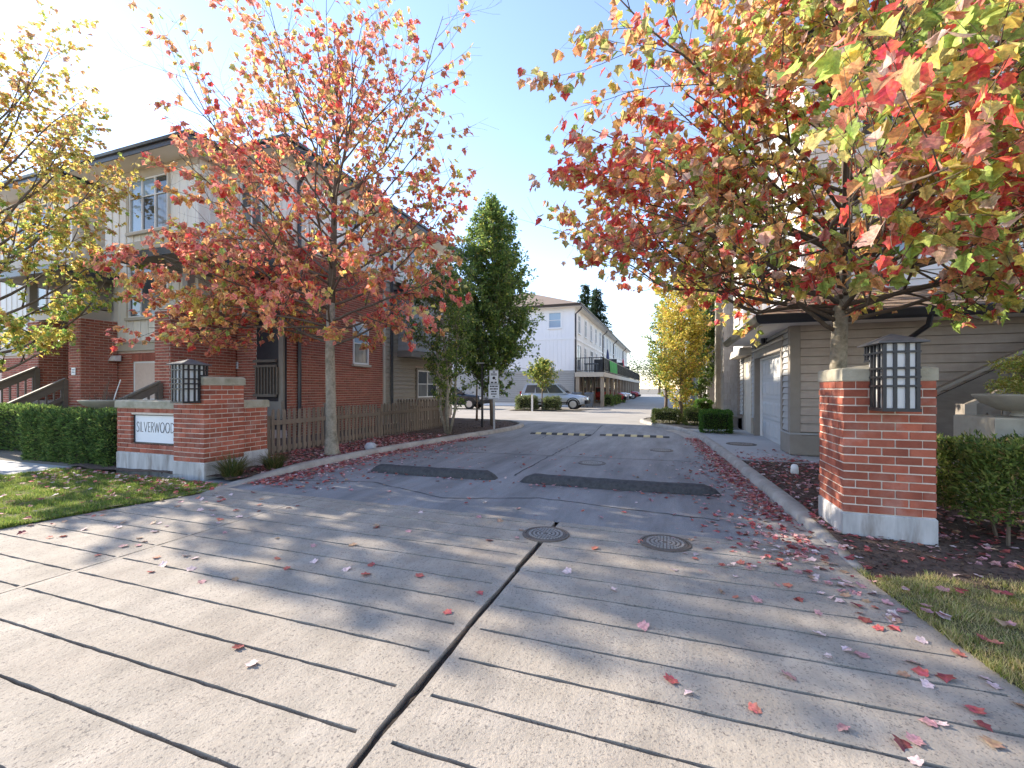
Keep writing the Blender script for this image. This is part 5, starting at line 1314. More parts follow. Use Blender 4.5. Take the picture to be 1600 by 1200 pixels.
column_tree('young_tree', -7.25, 25.9, 3.35, 1.0, 1.15, 3800, 'young pale green tree in front of the silver car', [(.20, .26, .06), LG, YELLOW], one(1, .8, .35), 66, .12, nb=34, trunk_r=.05, prof=([0, .2, .45, .75, 1], [.7, 1, .8, .45, .1]))
# ---- conifers far behind
def conifer(x, y, H, Rb, seed, label, z0=2.0, n=9000):
    t = thing('conifer', (x, y, 0), label, 'tree', 'conifers beyond the white row'); rg = random.Random(seed)
    b = MB(); b.tube([(x, y, 0), (x, y, H*.5), (x, y, H)], [.35, .22, .03], 8); b.build('trunk', 'bark_dark', t)
    br = MB(); P = []; TP = []
    z = z0
    while z < H*.985:
        f = (z-z0)/(H-z0)
        for k in range(7):
            a = rg.random()*6.283; L = Rb*(1-f)**.85*rg.uniform(.6, 1.1)+.15
            e = Vector((x+math.cos(a)*L, y+math.sin(a)*L, z-L*.28+.25*L*f)); s = Vector((x, y, z)); br.tube([s, s.lerp(e, .5)+Vector((0, 0, .08*L)), e], [.035, .02, .006], 4)
            m = max(3, int(L*9))
            for q in range(m):
                u_ = (q+.5)/m; p = s.lerp(e, u_)+Vector((0, 0, .08*L*math.sin(u_*3.14))); P.append(p+Vector((rg.gauss(0, .10), rg.gauss(0, .10), rg.gauss(0, .05))))
                sd = Vector((-math.sin(a), math.cos(a), 0))*rg.uniform(-1, 1); TP.append(Vector((math.cos(a), math.sin(a), -.5))+sd)
        z += .30+.25*(1-f)
    br.build('branches', 'bark_dark', t)
    P = np.array([tuple(p) for p in P]); TP = np.array([tuple(p) for p in TP]); rn = np.random.default_rng(seed)
    idx = np.repeat(np.arange(len(P)), 3); P2 = P[idx]+rn.normal(size=(len(idx), 3))*.09; T2 = TP[idx]+rn.normal(size=(len(idx), 3))*.4
    C = pick([(.03, .055, .03), (.045, .075, .035), (.06, .09, .04)], np.ones((len(P2), 3)), rn)
    leaf_mesh('foliage', 'spray', P2, T2, rn.normal(size=P2.shape)*.5+np.array([0, 0, 1]), rn.uniform(.35, .65, len(P2)), C, 'leaf', t, kindtag='stuff')
conifer(-9.5, 62, 15.6, 3.6, 71, 'dark conifer rising right of the white row roof'); conifer(-11.8, 66, 17.2, 3.0, 72, 'paler conifer left of the tallest one behind the roof', n=4000)
conifer(6, 118, 15, 3.5, 73, 'far conifer at the end of the lane')
def bush_mass(name, x, y, rx, ry, h, n, label, pal, seed, leaf=.3):
    t = thing(name, (x, y, 0), label, 'tree', 'far trees'); rn = np.random.default_rng(seed)
    b = MB(); b.tube([(x, y, 0), (x+.1, y, h*.4), (x, y, h*.8)], [.3, .2, .05], 8)
    for k in range(9):
        a = k*2.4; b.tube([(x, y, h*(.3+.04*k)), (x+rx*.6*math.cos(a), y+ry*.6*math.sin(a), h*(.5+.04*k))], [.1, .03], 5)
    b.build('trunk', 'bark_dark', t)
    d = rand_dirs(n, rn); r_ = rn.random((n, 1))**.4; bl = 1+.25*vnoise(d, 3.0, seed)[:, None]
    P = d*r_*bl*np.array([rx, ry, h*.45])+np.array([x, y, h*.58])
    leaf_mesh('crown', 'oval', P, rand_dirs(n, rn), rand_dirs(n, rn)+np.array([0, 0, .7]), rn.uniform(leaf*.7, leaf*1.3, n), pick(pal, np.ones((n, len(pal))), rn), 'leaf', t, kindtag='stuff')
FARP = [(.035, .06, .025), (.06, .095, .035), (.09, .13, .045)]
bush_mass('broadleaf_tree', -2, 104, 6, 4, 9.5, 6000, 'green broadleaf tree closing the far end of the lane', FARP, 81)
bush_mass('broadleaf_tree', 5, 98, 5, 4, 8, 5000, 'dark broadleaf tree at the right end of the lane', FARP, 85)
bush_mass('broadleaf_tree', -12, 120, 6, 4, 11, 4000, 'pale broadleaf tree far behind the lane', FARP, 82)
bush_mass('broadleaf_tree', -20, 62, 3.5, 3, 12.2, 3500, 'treetop just showing over the white row roof', [MG, LG, DG], 83)
bush_mass('broadleaf_tree', -34, 40, 5, 4, 7, 4000, 'green broadleaf tree beyond the cross road at left', [DG, MG, LG], 84)

# ================================================================ hedges, shrubs, grass
def hedge(name, x0, x1, y0, y1, z0, z1, n, leaf, pal, wts, label, seed, rough=.05, group=None, cat='hedge', stems=True, inset=.09, ragged=0.0):
    t = thing(name, ((x0+x1)/2, (y0+y1)/2, z0), label, cat, group); rn = np.random.default_rng(seed); rg = random.Random(seed)
    if stems:
        s = MB()
        for k in range(max(3, int((x1-x0)*5))):
            px_, py_ = rg.uniform(x0+.12, x1-.12), rg.uniform(y0+.12, y1-.12)
            s.tube([(px_, py_, z0-.03), (px_+rg.gauss(0, .04), py_+rg.gauss(0, .04), z0+.25), (px_+rg.gauss(0, .1), py_+rg.gauss(0, .08), z1-.12)], [.014, .011, .005], 5)
        s.build('stems', 'bark_dark', t, kind='stuff')
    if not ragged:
        c = MB(); c.box(x0+inset, x1-inset, y0+inset, y1-inset, z0+.14+ragged*.3, z1-inset); c.build('inner_block', 'hedge_inner', t)  # solid dark block added inside so the hedge is not see-through
    sx_, sy_, sz_ = x1-x0, y1-y0, z1-z0
    areas = np.array([sx_*sz_, sx_*sz_, sy_*sz_, sy_*sz_, sx_*sy_]); fc = rn.choice(5, n, p=areas/areas.sum())
    u, v = rn.random(n), rn.random(n); P = np.zeros((n, 3)); Nn = np.zeros((n, 3))
    for k, (nx_, ny_, nz_) in enumerate(((0, -1, 0), (0, 1, 0), (-1, 0, 0), (1, 0, 0), (0, 0, 1))):
        m = fc == k; Nn[m] = (nx_, ny_, nz_)
        if k < 2: P[m] = np.stack([x0+sx_*u[m], np.full(m.sum(), y0 if k == 0 else y1), z0+sz_*v[m]], 1)
        elif k < 4: P[m] = np.stack([np.full(m.sum(), x0 if k == 2 else x1), y0+sy_*u[m], z0+sz_*v[m]], 1)
        else: P[m] = np.stack([x0+sx_*u[m], y0+sy_*v[m], np.full(m.sum(), z1)], 1)
    cen = np.array([(x0+x1)/2, (y0+y1)/2, (z0+z1)/2]); hw = np.array([sx_, sy_, sz_])/2
    q = np.abs((P-cen)/hw); rnd = np.clip((np.sort(q, axis=1)[:, 1]-.86)/.14, 0, 1)            # rounded edges
    dep = -(.09*rn.random(n)**1.6)+rough*vnoise(P, 5.0, seed*.7)-.05*rnd
    dep += rough*.8*vnoise(P, 13.0, seed*.3)
    P = P+Nn*dep[:, None]
    if ragged:
        kp = (P[:, 2] > z0+.10+ragged*(.5+.5*vnoise(P, 4.0, 9.0))); P = P-Nn*(rn.random((len(P), 1))**2.5*.36); P, Nn = P[kp], Nn[kp]
    n = len(P); tip = Nn*.9+rand_dirs(n, rn)*.75+np.array([0, 0, .35]); nrm = rand_dirs(n, rn)*.8+Nn*.5
    C = pick(pal, wts(P), rn); leaf_mesh('foliage', 'spray', P, tip, nrm, rn.uniform(leaf*.6, leaf*1.3, n), C, 'leaf', t, kindtag='stuff')
    return t
YW = [(.07, .115, .035), (.125, .20, .055), (.21, .30, .075), (.36, .34, .10)]
yw = lambda P: np.stack([np.ones(len(P)), 1.1*np.ones(len(P)), .55+.35*vnoise(P, 2.0, 1), .05*np.ones(len(P))], 1)
hedge('clipped_hedge', -11.25, -8.72, 4.62, 5.35, .03, .90, 26000, .062, YW, yw, 'clipped dark green hedge beside the brick sign wall', 91, group='clipped hedges')
hedge('clipped_hedge', -16.2, -12.35, 5.15, 5.85, .03, .93, 16000, .07, YW, yw, 'clipped hedge at the left edge before the porch stairs', 92, group='clipped hedges')
YW2 = [(.07, .105, .03), (.15, .21, .05), (.26, .31, .075), (.40, .30, .12)]
yr = lambda P: np.stack([.45*np.ones(len(P)), 1.0*np.ones(len(P)), 1.2+.3*vnoise(P, 2.0, 1), .25*np.ones(len(P))], 1)
hedge('loose_hedge', 2.40, 5.6, 4.66, 5.55, .06, .87, 48000, .052, YW2, yr, 'loose leggy green hedge right of the brick gate pillar', 93, rough=.085, group='clipped hedges', ragged=.10, inset=.2)
BX = [(.07, .16, .025), (.11, .22, .035), (.17, .27, .05)]
hedge('box_shrub', .86, 1.66, 13.55, 14.35, .07, .70, 9000, .05, BX, one(1.2, 1, .3), 'square clipped bright green box shrub nearest the garage', 94, rough=.02, cat='shrub', group='clipped shrubs on the island')
LGX = [(.16, .20, .05), (.24, .28, .08), (.34, .34, .12)]
hedge('rounded_shrub', .52, 1.12, 16.2, 16.9, .08, .60, 4000, .06, LGX, one(1, 1, .4), 'light green rounded shrub behind the square box shrub', 95, rough=.05, cat='shrub', group='clipped shrubs on the island')
hedge('rounded_shrub', -.55, .36, 16.5, 17.2, .08, .58, 5000, .06, LGX, one(1, 1, .6), 'pale green rounded shrub at the tip of the right island', 96, rough=.05, cat='shrub', group='clipped shrubs on the island')
hedge('rounded_shrub', 1.0, 1.6, 19.0, 19.7, .08, .85, 3500, .07, BX, one(1, 1, .6), 'bright green shrub against the shingled wall', 97, rough=.06, cat='shrub', group='clipped shrubs on the island')
hedge('rounded_shrub', .55, .95, 19.2, 19.8, .08, .62, 2000, .07, LGX, one(1, 1, .3), 'small shrub behind the yellow tree trunk', 98, rough=.06, cat='shrub', group='clipped shrubs on the island')
VAR = [(.16, .20, .07), (.30, .32, .17), (.08, .12, .04)]
hedge('variegated_shrub', -8.75, -7.6, 25.3, 26.1, .03, .85, 5200, .09, VAR, one(1, 1, .6), 'pale variegated shrub left of the young tree trunk', 99, rough=.10, cat='shrub', group='shrubs before the silver car')
hedge('variegated_shrub', -7.05, -6.2, 25.5, 26.2, .03, .75, 4000, .09, VAR, one(1, .8, .8), 'pale variegated shrub right of the young tree trunk', 100, rough=.10, cat='shrub', group='shrubs before the silver car')
for i, (yy, hh) in enumerate(((33.2, .75), (36.0, .65), (38.8, .7), (42.0, .7))):
    hedge('deck_shrub', -4.55, -3.95, yy, yy+.8, .02, hh, 1500, .11, [MG, LG, DG], one(1, .6, 1), ['leafy shrub at the first deck post', 'leafy shrub at the second deck post', 'leafy shrub at the third deck post', 'leafy shrub at the fourth deck post'][i], 110+i, rough=.12, cat='shrub', group='shrubs under the deck', stems=False)
# ornamental grass clumps
def clump(x, y, r_, h, n, label, seed):
    rg = random.Random(seed); V = []; F = []; Cc = []
    pal = [(.10, .12, .035), (.16, .17, .05), (.22, .17, .07), (.06, .09, .025)]
    for k in range(n):
        a = rg.random()*6.283; rr = rg.random()**.6*.12; L = rg.uniform(.6, 1.1)*h*1.5; out_ = rg.uniform(.35, 1.0)
        px_, py_ = x+rr*math.cos(a), y+rr*math.sin(a); w_ = rg.uniform(.004, .007); c = rg.choice(pal); a2 = a+rg.gauss(0, .4)
        o = len(V)
        for s in range(5):
            u_ = s/4; hor = out_*r_*u_**1.3; zz = .06+L*(u_-.62*out_*u_*u_)
            ww = w_*(1-u_*.9); tx, ty = -math.sin(a2)*ww, math.cos(a2)*ww
            cx_, cy_ = px_+math.cos(a2)*hor, py_+math.sin(a2)*hor
            V += [(cx_-tx, cy_-ty, max(.05, zz)), (cx_+tx, cy_+ty, max(.05, zz))]; Cc += [c, c]
        for s in range(4): F.append((o+2*s, o+2*s+1, o+2*s+3, o+2*s+2))
    me = bpy.data.meshes.new('blades'); me.from_pydata(V, [], F)
    at = me.color_attributes.new('Col', 'FLOAT_COLOR', 'POINT'); at.data.foreach_set('color', [q for c in Cc for q in (*c, 1)])
    t = thing('grass_clump', (x, y, .05), label, 'plant', 'ornamental grasses'); link('blades', me, 'leaf', t, 'stuff')
    b = MB(); b.lathe((x, y, .05), [(.1, -.03), (.11, .02), (.06, .07), (.01, .08)], 10); b.build('root_crown', 'mulch', t)
clump(-6.02, 4.72, .36, .30, 420, 'grass clump at the foot of the sign pillar', 121)
clump(-6.0, 5.42, .34, .25, 330, 'grass clump beside the short return wall', 122)
# lawns of single blades
def lawn_blades(name, poly, n, seed, dens, label, pal, wf, h=(.022, .05), zf=zlawn):
    rn = np.random.default_rng(seed); f = inside(poly); xs_ = [p[0] for p in poly]; ys_ = [p[1] for p in poly]; P = []
    while len(P) < n:
        x, y = rn.uniform(*dens[0]), rn.uniform(*dens[1])
        if f(x, y): P.append((x, y, zf(x, y)-.004))
    for _ in range(n//30):                     # blades leaning over the slab edge
        y = rn.uniform(*dens[1]); e = xr_left(y)+rn.uniform(-.03, .02) if dens[0][0] < 0 else xr_right(y)+rn.uniform(-.02, .03)
        if y < 3.9: P.append((e, y, .012))
    P = np.array(P); k = len(P); tip = np.stack([rn.normal(0, .45, k), rn.normal(0, .45, k), np.ones(k)], 1)
    nrm = np.stack([rn.normal(0, 1, k), rn.normal(0, 1, k), rn.normal(0, .2, k)], 1)
    V = np.array([(-.06, 0, 0), (.06, 0, 0), (0, 1, 0.12)]); S = rn.uniform(*h, k)*(1+.55*vnoise(P, 9.0, seed*.1)+.3*vnoise(P, 23.0, 2.0)); M = leaf_frames(tip, nrm)
    W = np.einsum('nij,kj->nki', M, V)*S[:, None, None]+P[:, None, :]
    me = bpy.data.meshes.new(name); me.vertices.add(k*3); me.vertices.foreach_set('co', W.ravel()); me.loops.add(k*3); me.loops.foreach_set('vertex_index', np.arange(k*3))
    me.polygons.add(k); me.polygons.foreach_set('loop_start', np.arange(k)*3); me.update(calc_edges=True)
    C = pick(pal, wf(P), rn); c4 = np.ones((k, 3, 4)); c4[:, :, :3] = C[:, None, :]
    at = me.color_attributes.new('Col', 'FLOAT_COLOR', 'POINT'); at.data.foreach_set('color', c4.ravel())
    o = link(name, me, 'leaf'); tag(o, label, 'grass', kind='stuff'); return o
GP = [(.19, .27, .05), (.31, .35, .08), (.48, .42, .16), (.11, .18, .035)]
lawn_blades('lawn_grass', LAWN_L, 120000, 131, ((-10.2, -5.5), (1.0, 4.4)), 'short green grass on the left verge', GP, lambda P: np.stack([np.ones(len(P)), .8*np.ones(len(P)), .10+.1*sig(4*vnoise(P, 2, 3)), .7*np.ones(len(P))], 1))
lawn_blades('lawn_grass', LAWN_R, 60000, 132, ((1.2, 3.2), (1.4, 4.12)), 'dry yellowing grass on the right verge', [(.26, .30, .07), (.42, .40, .13), (.58, .48, .24), (.20, .22, .06)], lambda P: np.stack([.45+.5*sig(5*vnoise(P, 2.6, 2)), .7*np.ones(len(P)), .9+1.6*sig(-5*vnoise(P, 2.6, 2)), .3*np.ones(len(P))], 1), (.018, .048))
# ================================================================ fence
FN = thing('picket_fence', (-7.2, 9.5, 0), 'low dark brown picket fence along the left planting bed', 'fence')
FX, F0, F1 = -7.2, 6.3, 13.55
pk = MB(); pw = .072
pk.extrude([(0, -pw/2, .0), (0, pw/2, .0), (0, pw/2, .80), (0, pw*.22, .855), (0, -pw*.22, .855), (0, -pw/2, .80)], (.018, 0, 0))
pme = bpy.data.meshes.new('picket'); pme.from_pydata(pk.v, [], pk.f); pme.materials.append(MATS['fence_wood'])
posts = [6.34, 8.0, 9.75, 11.6, 13.5]
for i, y in enumerate(posts):
    b = MB(); s = .085 if i == 1 else .05; b.box(FX-s, FX+s, y-s, y+s, 0, .98 if i == 1 else .80); b.box(FX-s-.015, FX+s+.015, y-s-.015, y+s+.015, .981 if i == 1 else .801, 1.01 if i == 1 else .825); b.build('post', 'fence_wood', FN)
for a, c in zip(posts, posts[1:]):
    for z, h in ((.17, .09), (.68, .09)):
        b = MB(); b.box(FX-.02, FX+.02, a+.09, c-.09, z-h/2, z+h/2); b.build('rail', 'fence_wood', FN)
        if z > .5: k = MB(); k.box(FX+.0395, FX+.062, a+.06, c-.06, z-.045, z+.045); k.build('face_rail', 'fence_wood', FN)
    n = int((c-a-.16)/.118)
    for i in range(n):
        y = a+.12+i*(c-a-.24)/(n-1)
        o = bpy.data.objects.new('picket', pme); col.objects.link(o); o.location = (FX+.021, y, .085+random.uniform(-.006, .006)); o.rotation_euler = (random.gauss(0, .008), 0, 0); adopt(o, FN)
b = MB(); b.box(FX-.03, FX+.05, F0, F1, .02, .075); b.build('kick_board', 'fence_wood', FN)
# lattice-like second fence run behind towards the house
FN2 = thing('rear_fence', (-8.3, 13.7, 0), 'short dark fence run joining the picket fence to the siding', 'fence')
for i in range(18):
    o = bpy.data.objects.new('picket', pme); col.objects.link(o); o.location = (-7.25-i*.118, 13.72, .1); o.rotation_euler = (0, 0, math.pi/2); adopt(o, FN2)
b = MB(); b.box(-9.35, -7.2, 13.74, 13.78, .62, .71); b.build('rail', 'fence_wood', FN2)

# ================================================================ small things along the drive
# stone bowls on pedestals
def bowl(x, y, zb, r_, label, plant=None):
    t = thing('stone_bowl', (x, y, 0), label, 'planter', 'stone planter bowls')
    b = MB(); b.lathe((x, y, zb), [(.14, 0), (.15, .02), (.13, .045), (r_*.55, .075), (r_*.85, .15), (r_*.97, .21), (r_, .225), (r_*1.02, .245), (r_*.96, .25), (r_*.90, .225), (r_*.5, .21)], 32); b.build('bowl', 'stone_bowl', t, smooth=True)
    b = MB(); base_block(b, x-.48, x+.48, y-.36, y+.36, 0.0, zb-.001, .015); b.build('pedestal', 'stone_bowl', t)
    b = MB(); b.lathe((x, y, zb+.2), [(r_*.89, 0), (r_*.89, .02), (r_*.3, .035), (.01, .04)], 20); b.build('potting_soil', 'mulch', t)
bowl(-10.9, 5.8, .86, .46, 'stone planter bowl above the left hedge')
bowl(3.72, 6.45, 1.03, .44, 'stone planter bowl on a block above the right hedge')
t = thing('dry_plant', (-10.9, 5.8, 1.06), 'dry brown twiggy plant in the left stone bowl', 'plant'); rg = random.Random(3); b = MB()
for k in range(70):
    a = rg.random()*6.28; r_ = rg.random()*.36; h = rg.uniform(.08, .24); b.tube([(-10.9+r_*math.cos(a), 5.8+r_*math.sin(a), 1.06), (-10.9+1.15*r_*math.cos(a)+rg.gauss(0, .03), 5.8+1.15*r_*math.sin(a), 1.06+h)], [.004, .002], 3)
for k in range(4): b.tube([(-11.02, 5.8, 1.06), (-11.06+k*.05, 5.82, 1.3+.06*k), (-11.12+k*.08, 5.85, 1.42+.07*k)], [.006, .004, .002], 4)
b.build('stems', 'bark_dark', t)
t = thing('bleached_stick', (-10.7, 5.8, 1.06), 'pale bleached stick standing in the left stone bowl', 'stick'); b = MB(); b.tube([(-10.76, 5.8, 1.02), (-10.67, 5.81, 1.25), (-10.54, 5.82, 1.52)], [.012, .011, .008], 6); b.build('stick', 'plastic_white', t)
TS = thing('bonsai_shrub', (3.72, 6.45, 1.22), 'yellow-green layered shrub growing in the right stone bowl', 'shrub'); rn = np.random.default_rng(77)
b = MB(); b.tube([(3.72, 6.45, 1.22), (3.70, 6.42, 1.35), (3.62, 6.4, 1.5), (3.82, 6.4, 1.62)], [.03, .025, .02, .01], 7); b.build('stem', 'bark_dark', TS, smooth=True)
n = 5200; d = rand_dirs(n, rn); lay = rn.integers(0, 4, n); cx = np.array([3.68, 3.92, 3.72, 4.0])[lay]; cz = np.array([1.38, 1.44, 1.60, 1.66])[lay]
P = d*(rn.random((n, 1))**.5)*np.array([.34, .30, .12])+np.stack([cx, np.full(n, 6.42), cz], 1)
leaf_mesh('foliage', 'spray', P, rand_dirs(n, rn)+np.array([0, -.2, -.4]), rand_dirs(n, rn)+np.array([0, 0, .6]), rn.uniform(.03, .06, n), pick([OLIVE, (.36, .30, .05), LG], np.ones((n, 3)), rn), 'leaf', TS, kindtag='stuff')
# pale garden rock and white capped pipe
def rock(x, y, z, s, label, seed, m='rock'):
    import bmesh
    rg = random.Random(seed); bm = bmesh.new(); bmesh.ops.create_icosphere(bm, subdivisions=3, radius=1)
    for v in bm.verts:
        k = 1+.12*math.sin(3*v.co.x+seed)+.10*math.sin(4*v.co.y+2*seed)+.05*rg.uniform(-1, 1); v.co = Vector((v.co.x*k*s[0], v.co.y*k*s[1], v.co.z*k*s[2]))
    me = bpy.data.meshes.new('garden_rock'); bm.to_mesh(me); bm.free(); me.polygons.foreach_set('use_smooth', [True]*len(me.polygons))
    o = link('garden_rock', me, m); o.location = (x, y, z); tag(o, label, 'rock')
rock(-5.86, 7.7, .13, (.13, .10, .085), 'pale grey rock on the leafy bed right of the maple trunk', 2)
t = thing('pipe_cap', (1.77, 7.63, .06), 'small white capped pipe standing in the right bed', 'pipe')
b = MB(); b.lathe((1.77, 7.63, .03), [(.045, 0), (.045, .09), (.05, .095), (.052, .13), (.04, .165), (.02, .18)], 14); b.build('cap', 'plastic_white', t, smooth=True)
b = MB()
for k in range(10):
    a = 6.283*k/10; b.tube([(1.77+.05*math.cos(a), 7.63+.05*math.sin(a), .13), (1.77+.05*math.cos(a), 7.63+.05*math.sin(a), .05)], .004, 4)
b.build('ribs', 'plastic_white', t)
# parking sign on a steel post, with the plain post beside it
sxp, syp = -5.02, 12.5
SG = thing('parking_sign', (sxp, syp, 0), 'two white no-parking plates on a steel post at the kerb', 'sign')
b = MB(); b.box(sxp-.025, sxp+.025, syp-.01, syp+.025, 0, 1.98); b.build('post', 'galv', SG)
cs, sn = math.cos(R(14)), math.sin(R(14)); Fs = frame((sxp, syp-.014, 0), (cs, sn, 0), (sn, -cs, 0))
for (z0, z1, wd) in ((1.02, 1.47, .33), (1.475, 1.90, .27)):
    pl = MB(); pl.tbox(Fs, -wd/2, wd/2, z0, z1, 0, .004); pl = pl.build('plate', 'sign_white', SG)
    bo = MB(); e = .012
    bo.tbox(Fs, -wd/2+e, wd/2-e, z0+e, z0+e+.008, .0042, .0055); bo.tbox(Fs, -wd/2+e, wd/2-e, z1-e-.008, z1-e, .0042, .0055); bo.build('border', 'sign_ink', pl)
    tx = MB()
    if z0 < 1.2:
        for r_, segs in enumerate(((.05, .07, .03, .05), (.06, .03, .07, .04), (.09, .06), (.05, .05, .04), (.03, .03))):
            tot_ = sum(segs)+.012*(len(segs)-1); a = -tot_/2; zz = z1-.085-r_*.078
            for q in segs: tx.tbox(Fs, a, a+q, zz, zz+.040, .0042, .0055); a += q+.012
    else:
        tx.tbox(Fs, -.035, .035, z1-.075, z1-.045, .0042, .0055)
        for r_ in range(2): tx.tbox(Fs, -.09, .09, z1-.125-r_*.035, z1-.105-r_*.035, .0042, .0055)
        P0 = [Vector((.045*math.cos(6.283*k/18), 1.66+.045*math.sin(6.283*k/18), 0)) for k in range(18)]
        tx.extrude([Fs[0]+Fs[1]*p.x+Fs[2]*p.y+Fs[3]*.0042 for p in P0], Fs[3]*.0013)
        tx.tbox(Fs, .035, .075, 1.60, 1.62, .0042, .0055); tx.tbox(Fs, -.09, -.015, 1.505, 1.545, .0042, .0055); tx.tbox(Fs, .02, .09, 1.505, 1.545, .0042, .0055)
    tx.build('lettering', 'sign_ink', pl)
t = thing('steel_post', (-5.82, 13.45, 0), 'thin dark steel post with a short cross arm left of the sign', 'post')
b = MB(); b.box(-5.85, -5.79, 13.42, 13.48, 0, 2.16); b.build('upright', 'black_metal', t)
b = MB(); b.box(-6.03, -5.62, 13.43, 13.47, 2.162, 2.2); b.build('cross_arm', 'galv', t)
t = thing('marker_post', (-7.6, 25.0, 0), 'white marker post in front of the pale shrubs', 'post')
b = MB(); b.box(-7.66, -7.56, 24.95, 25.03, 0, .95); b.build('upright', 'plastic_white', t); b = MB(); b.box(-7.675, -7.545, 24.935, 25.045, .951, .985); b.build('cap', 'plastic_white', t)
struct(bed_mesh('island_bed_left', [(-9.2, 25.0), (-5.9, 25.0), (-4.9, 25.6), (-4.6, 26.6), (-5.4, 27.0), (-9.2, 27.0)], lambda x, y: .05+.01*math.sin(5*x), 'soil', .3))

# ================================================================ cars
def car(x, y, rot, paint, label, L=4.35, Wd=1.8, H=1.68, suv=True, group=None):
    t = thing('parked_car', (x, y, 0), label, 'car', group); M = Matrix.Translation((x, y, 0)) @ Matrix.Rotation(rot, 4, 'Z')
    def place(b): b.v = [tuple(M @ Vector(v)) for v in b.v]; return b
    hl = L/2
    # lower body: cross sections along the length (x, half width, z low, z shoulder)
    secs = [(-hl, .70, .48, .88), (-hl+.08, .84, .36, 1.0), (-hl+.5, .89, .30, 1.03), (-.3, .90, .28, 1.0), (hl-1.25, .89, .28, .98), (hl-.45, .86, .30, .90), (hl-.1, .76, .36, .80), (hl, .62, .45, .70)]
    b = MB()
    for (sx_, hw_, zl, zs) in secs:
        hw_ *= Wd/1.8; b.v += [(sx_, -hw_*.93, zl), (sx_, -hw_, (zl+zs)*.5), (sx_, -hw_*.97, zs-.06), (sx_, -hw_*.88, zs), (sx_, 0, zs+.03), (sx_, hw_*.88, zs), (sx_, hw_*.97, zs-.06), (sx_, hw_, (zl+zs)*.5), (sx_, hw_*.93, zl)]
    k = 9
    for i in range(len(secs)-1):
        for j in range(k-1): b.f.append((i*k+j, i*k+j+1, (i+1)*k+j+1, (i+1)*k+j))
        b.f.append((i*k+8, i*k, (i+1)*k, (i+1)*k+8))
    b.f += [tuple(reversed(range(k))), tuple((len(secs)-1)*k+j for j in range(k))]
    body = place(b).build('body', paint, t, smooth=True)
    # cabin
    x0, x1, x2, x3 = (-hl+.06, -hl+.38, .18, .98) if suv else (-hl+.45, -hl+1.1, .15, 1.0)
    zr = H; w0, w1 = .83*Wd/1.8, .66*Wd/1.8; zb = .99
    b = MB(); b.add([(x0, -w0, zb), (x3, -w0, zb), (x3, w0, zb), (x0, w0, zb), (x1, -w1, zr-.03), (x2, -w1, zr-.02), (x2, w1, zr-.02), (x1, w1, zr-.03), (x1+.1, 0, zr), (x2-.1, 0, zr+.01)],
        [(0,1,5,4),(1,2,6,5),(2,3,7,6),(3,0,4,7),(4,5,9,8),(5,6,9),(6,7,8,9),(7,4,8)]); place(b).build('cabin', paint, t)
    def lerp(p, q, f): return tuple(p[i]+(q[i]-p[i])*f for i in range(3))
    for s in (-1, 1):
        for (f0, f1) in ((.08, .30), (.33, .60), (.63, .93)):
            lo0, lo1 = lerp((x0, s*w0, zb), (x3, s*w0, zb), f0), lerp((x0, s*w0, zb), (x3, s*w0, zb), f1)
            hi0, hi1 = lerp((x1, s*w1, zr-.03), (x2, s*w1, zr-.02), max(0, (f0-.02))), lerp((x1, s*w1, zr-.03), (x2, s*w1, zr-.02), min(1, f1+.03))
            q = [lerp(lo0, hi0, .10), lerp(lo1, hi1, .10), lerp(lo1, hi1, .86), lerp(lo0, hi0, .86)]
            b = MB(); b.extrude([(v[0], v[1]+s*.004, v[2]+.002) for v in q], (0, s*.006, .002)); place(b).build('window', 'glass_dark', t)
    b = MB(); q = [lerp((x3, -w0, zb), (x2, -w1, zr-.02), .1), lerp((x3, w0, zb), (x2, w1, zr-.02), .1), lerp((x3, w0, zb), (x2, w1, zr-.02), .9), lerp((x3, -w0, zb), (x2, -w1, zr-.02), .9)]
    b.extrude([(v[0]+.004, v[1]*.92, v[2]+.004) for v in q], (.006, 0, .004)); place(b).build('windscreen', 'glass_dark', t)
    b = MB(); q = [lerp((x0, -w0, zb), (x1, -w1, zr-.03), .15), lerp((x0, w0, zb), (x1, w1, zr-.03), .15), lerp((x0, w0, zb), (x1, w1, zr-.03), .88), lerp((x0, -w0, zb), (x1, -w1, zr-.03), .88)]
    b.extrude([(v[0]-.004, v[1]*.9, v[2]+.002) for v in q], (-.006, 0, .002)); place(b).build('rear_window', 'glass_dark', t)
    for sx_ in (-hl+.82, hl-.86):
        for s in (-1, 1):
            yy = s*(Wd/2-.12)
            b = MB(); b.tube([(sx_, yy-s*.11, .34), (sx_, yy-s*.02, .34), (sx_, yy+s*.11, .34)], [.335, .345, .33], 24); wl_ = place(b).build('wheel', 'tyre', t)
            b = MB(); b.tube([(sx_, yy+s*.1101, .34), (sx_, yy+s*.118, .34)], [.22, .20], 20)
            place(b).build('rim', 'rim', wl_)
            b = MB(); b.tube([(sx_, yy+s*.012, .36), (sx_, yy+s*.128, .36)], [.41, .405], 24); b2 = MB()
            for a in range(13):
                th = math.pi*a/12; b2.v += [(sx_+.37*math.cos(th), yy+s*.115, .34+.37*math.sin(th)), (sx_+.44*math.cos(th), yy+s*.118, .34+.43*math.sin(th))]
            b2.f = [(2*a, 2*a+1, 2*a+3, 2*a+2) for a in range(12)]; place(b2).build('wheel_arch', 'tyre', t)
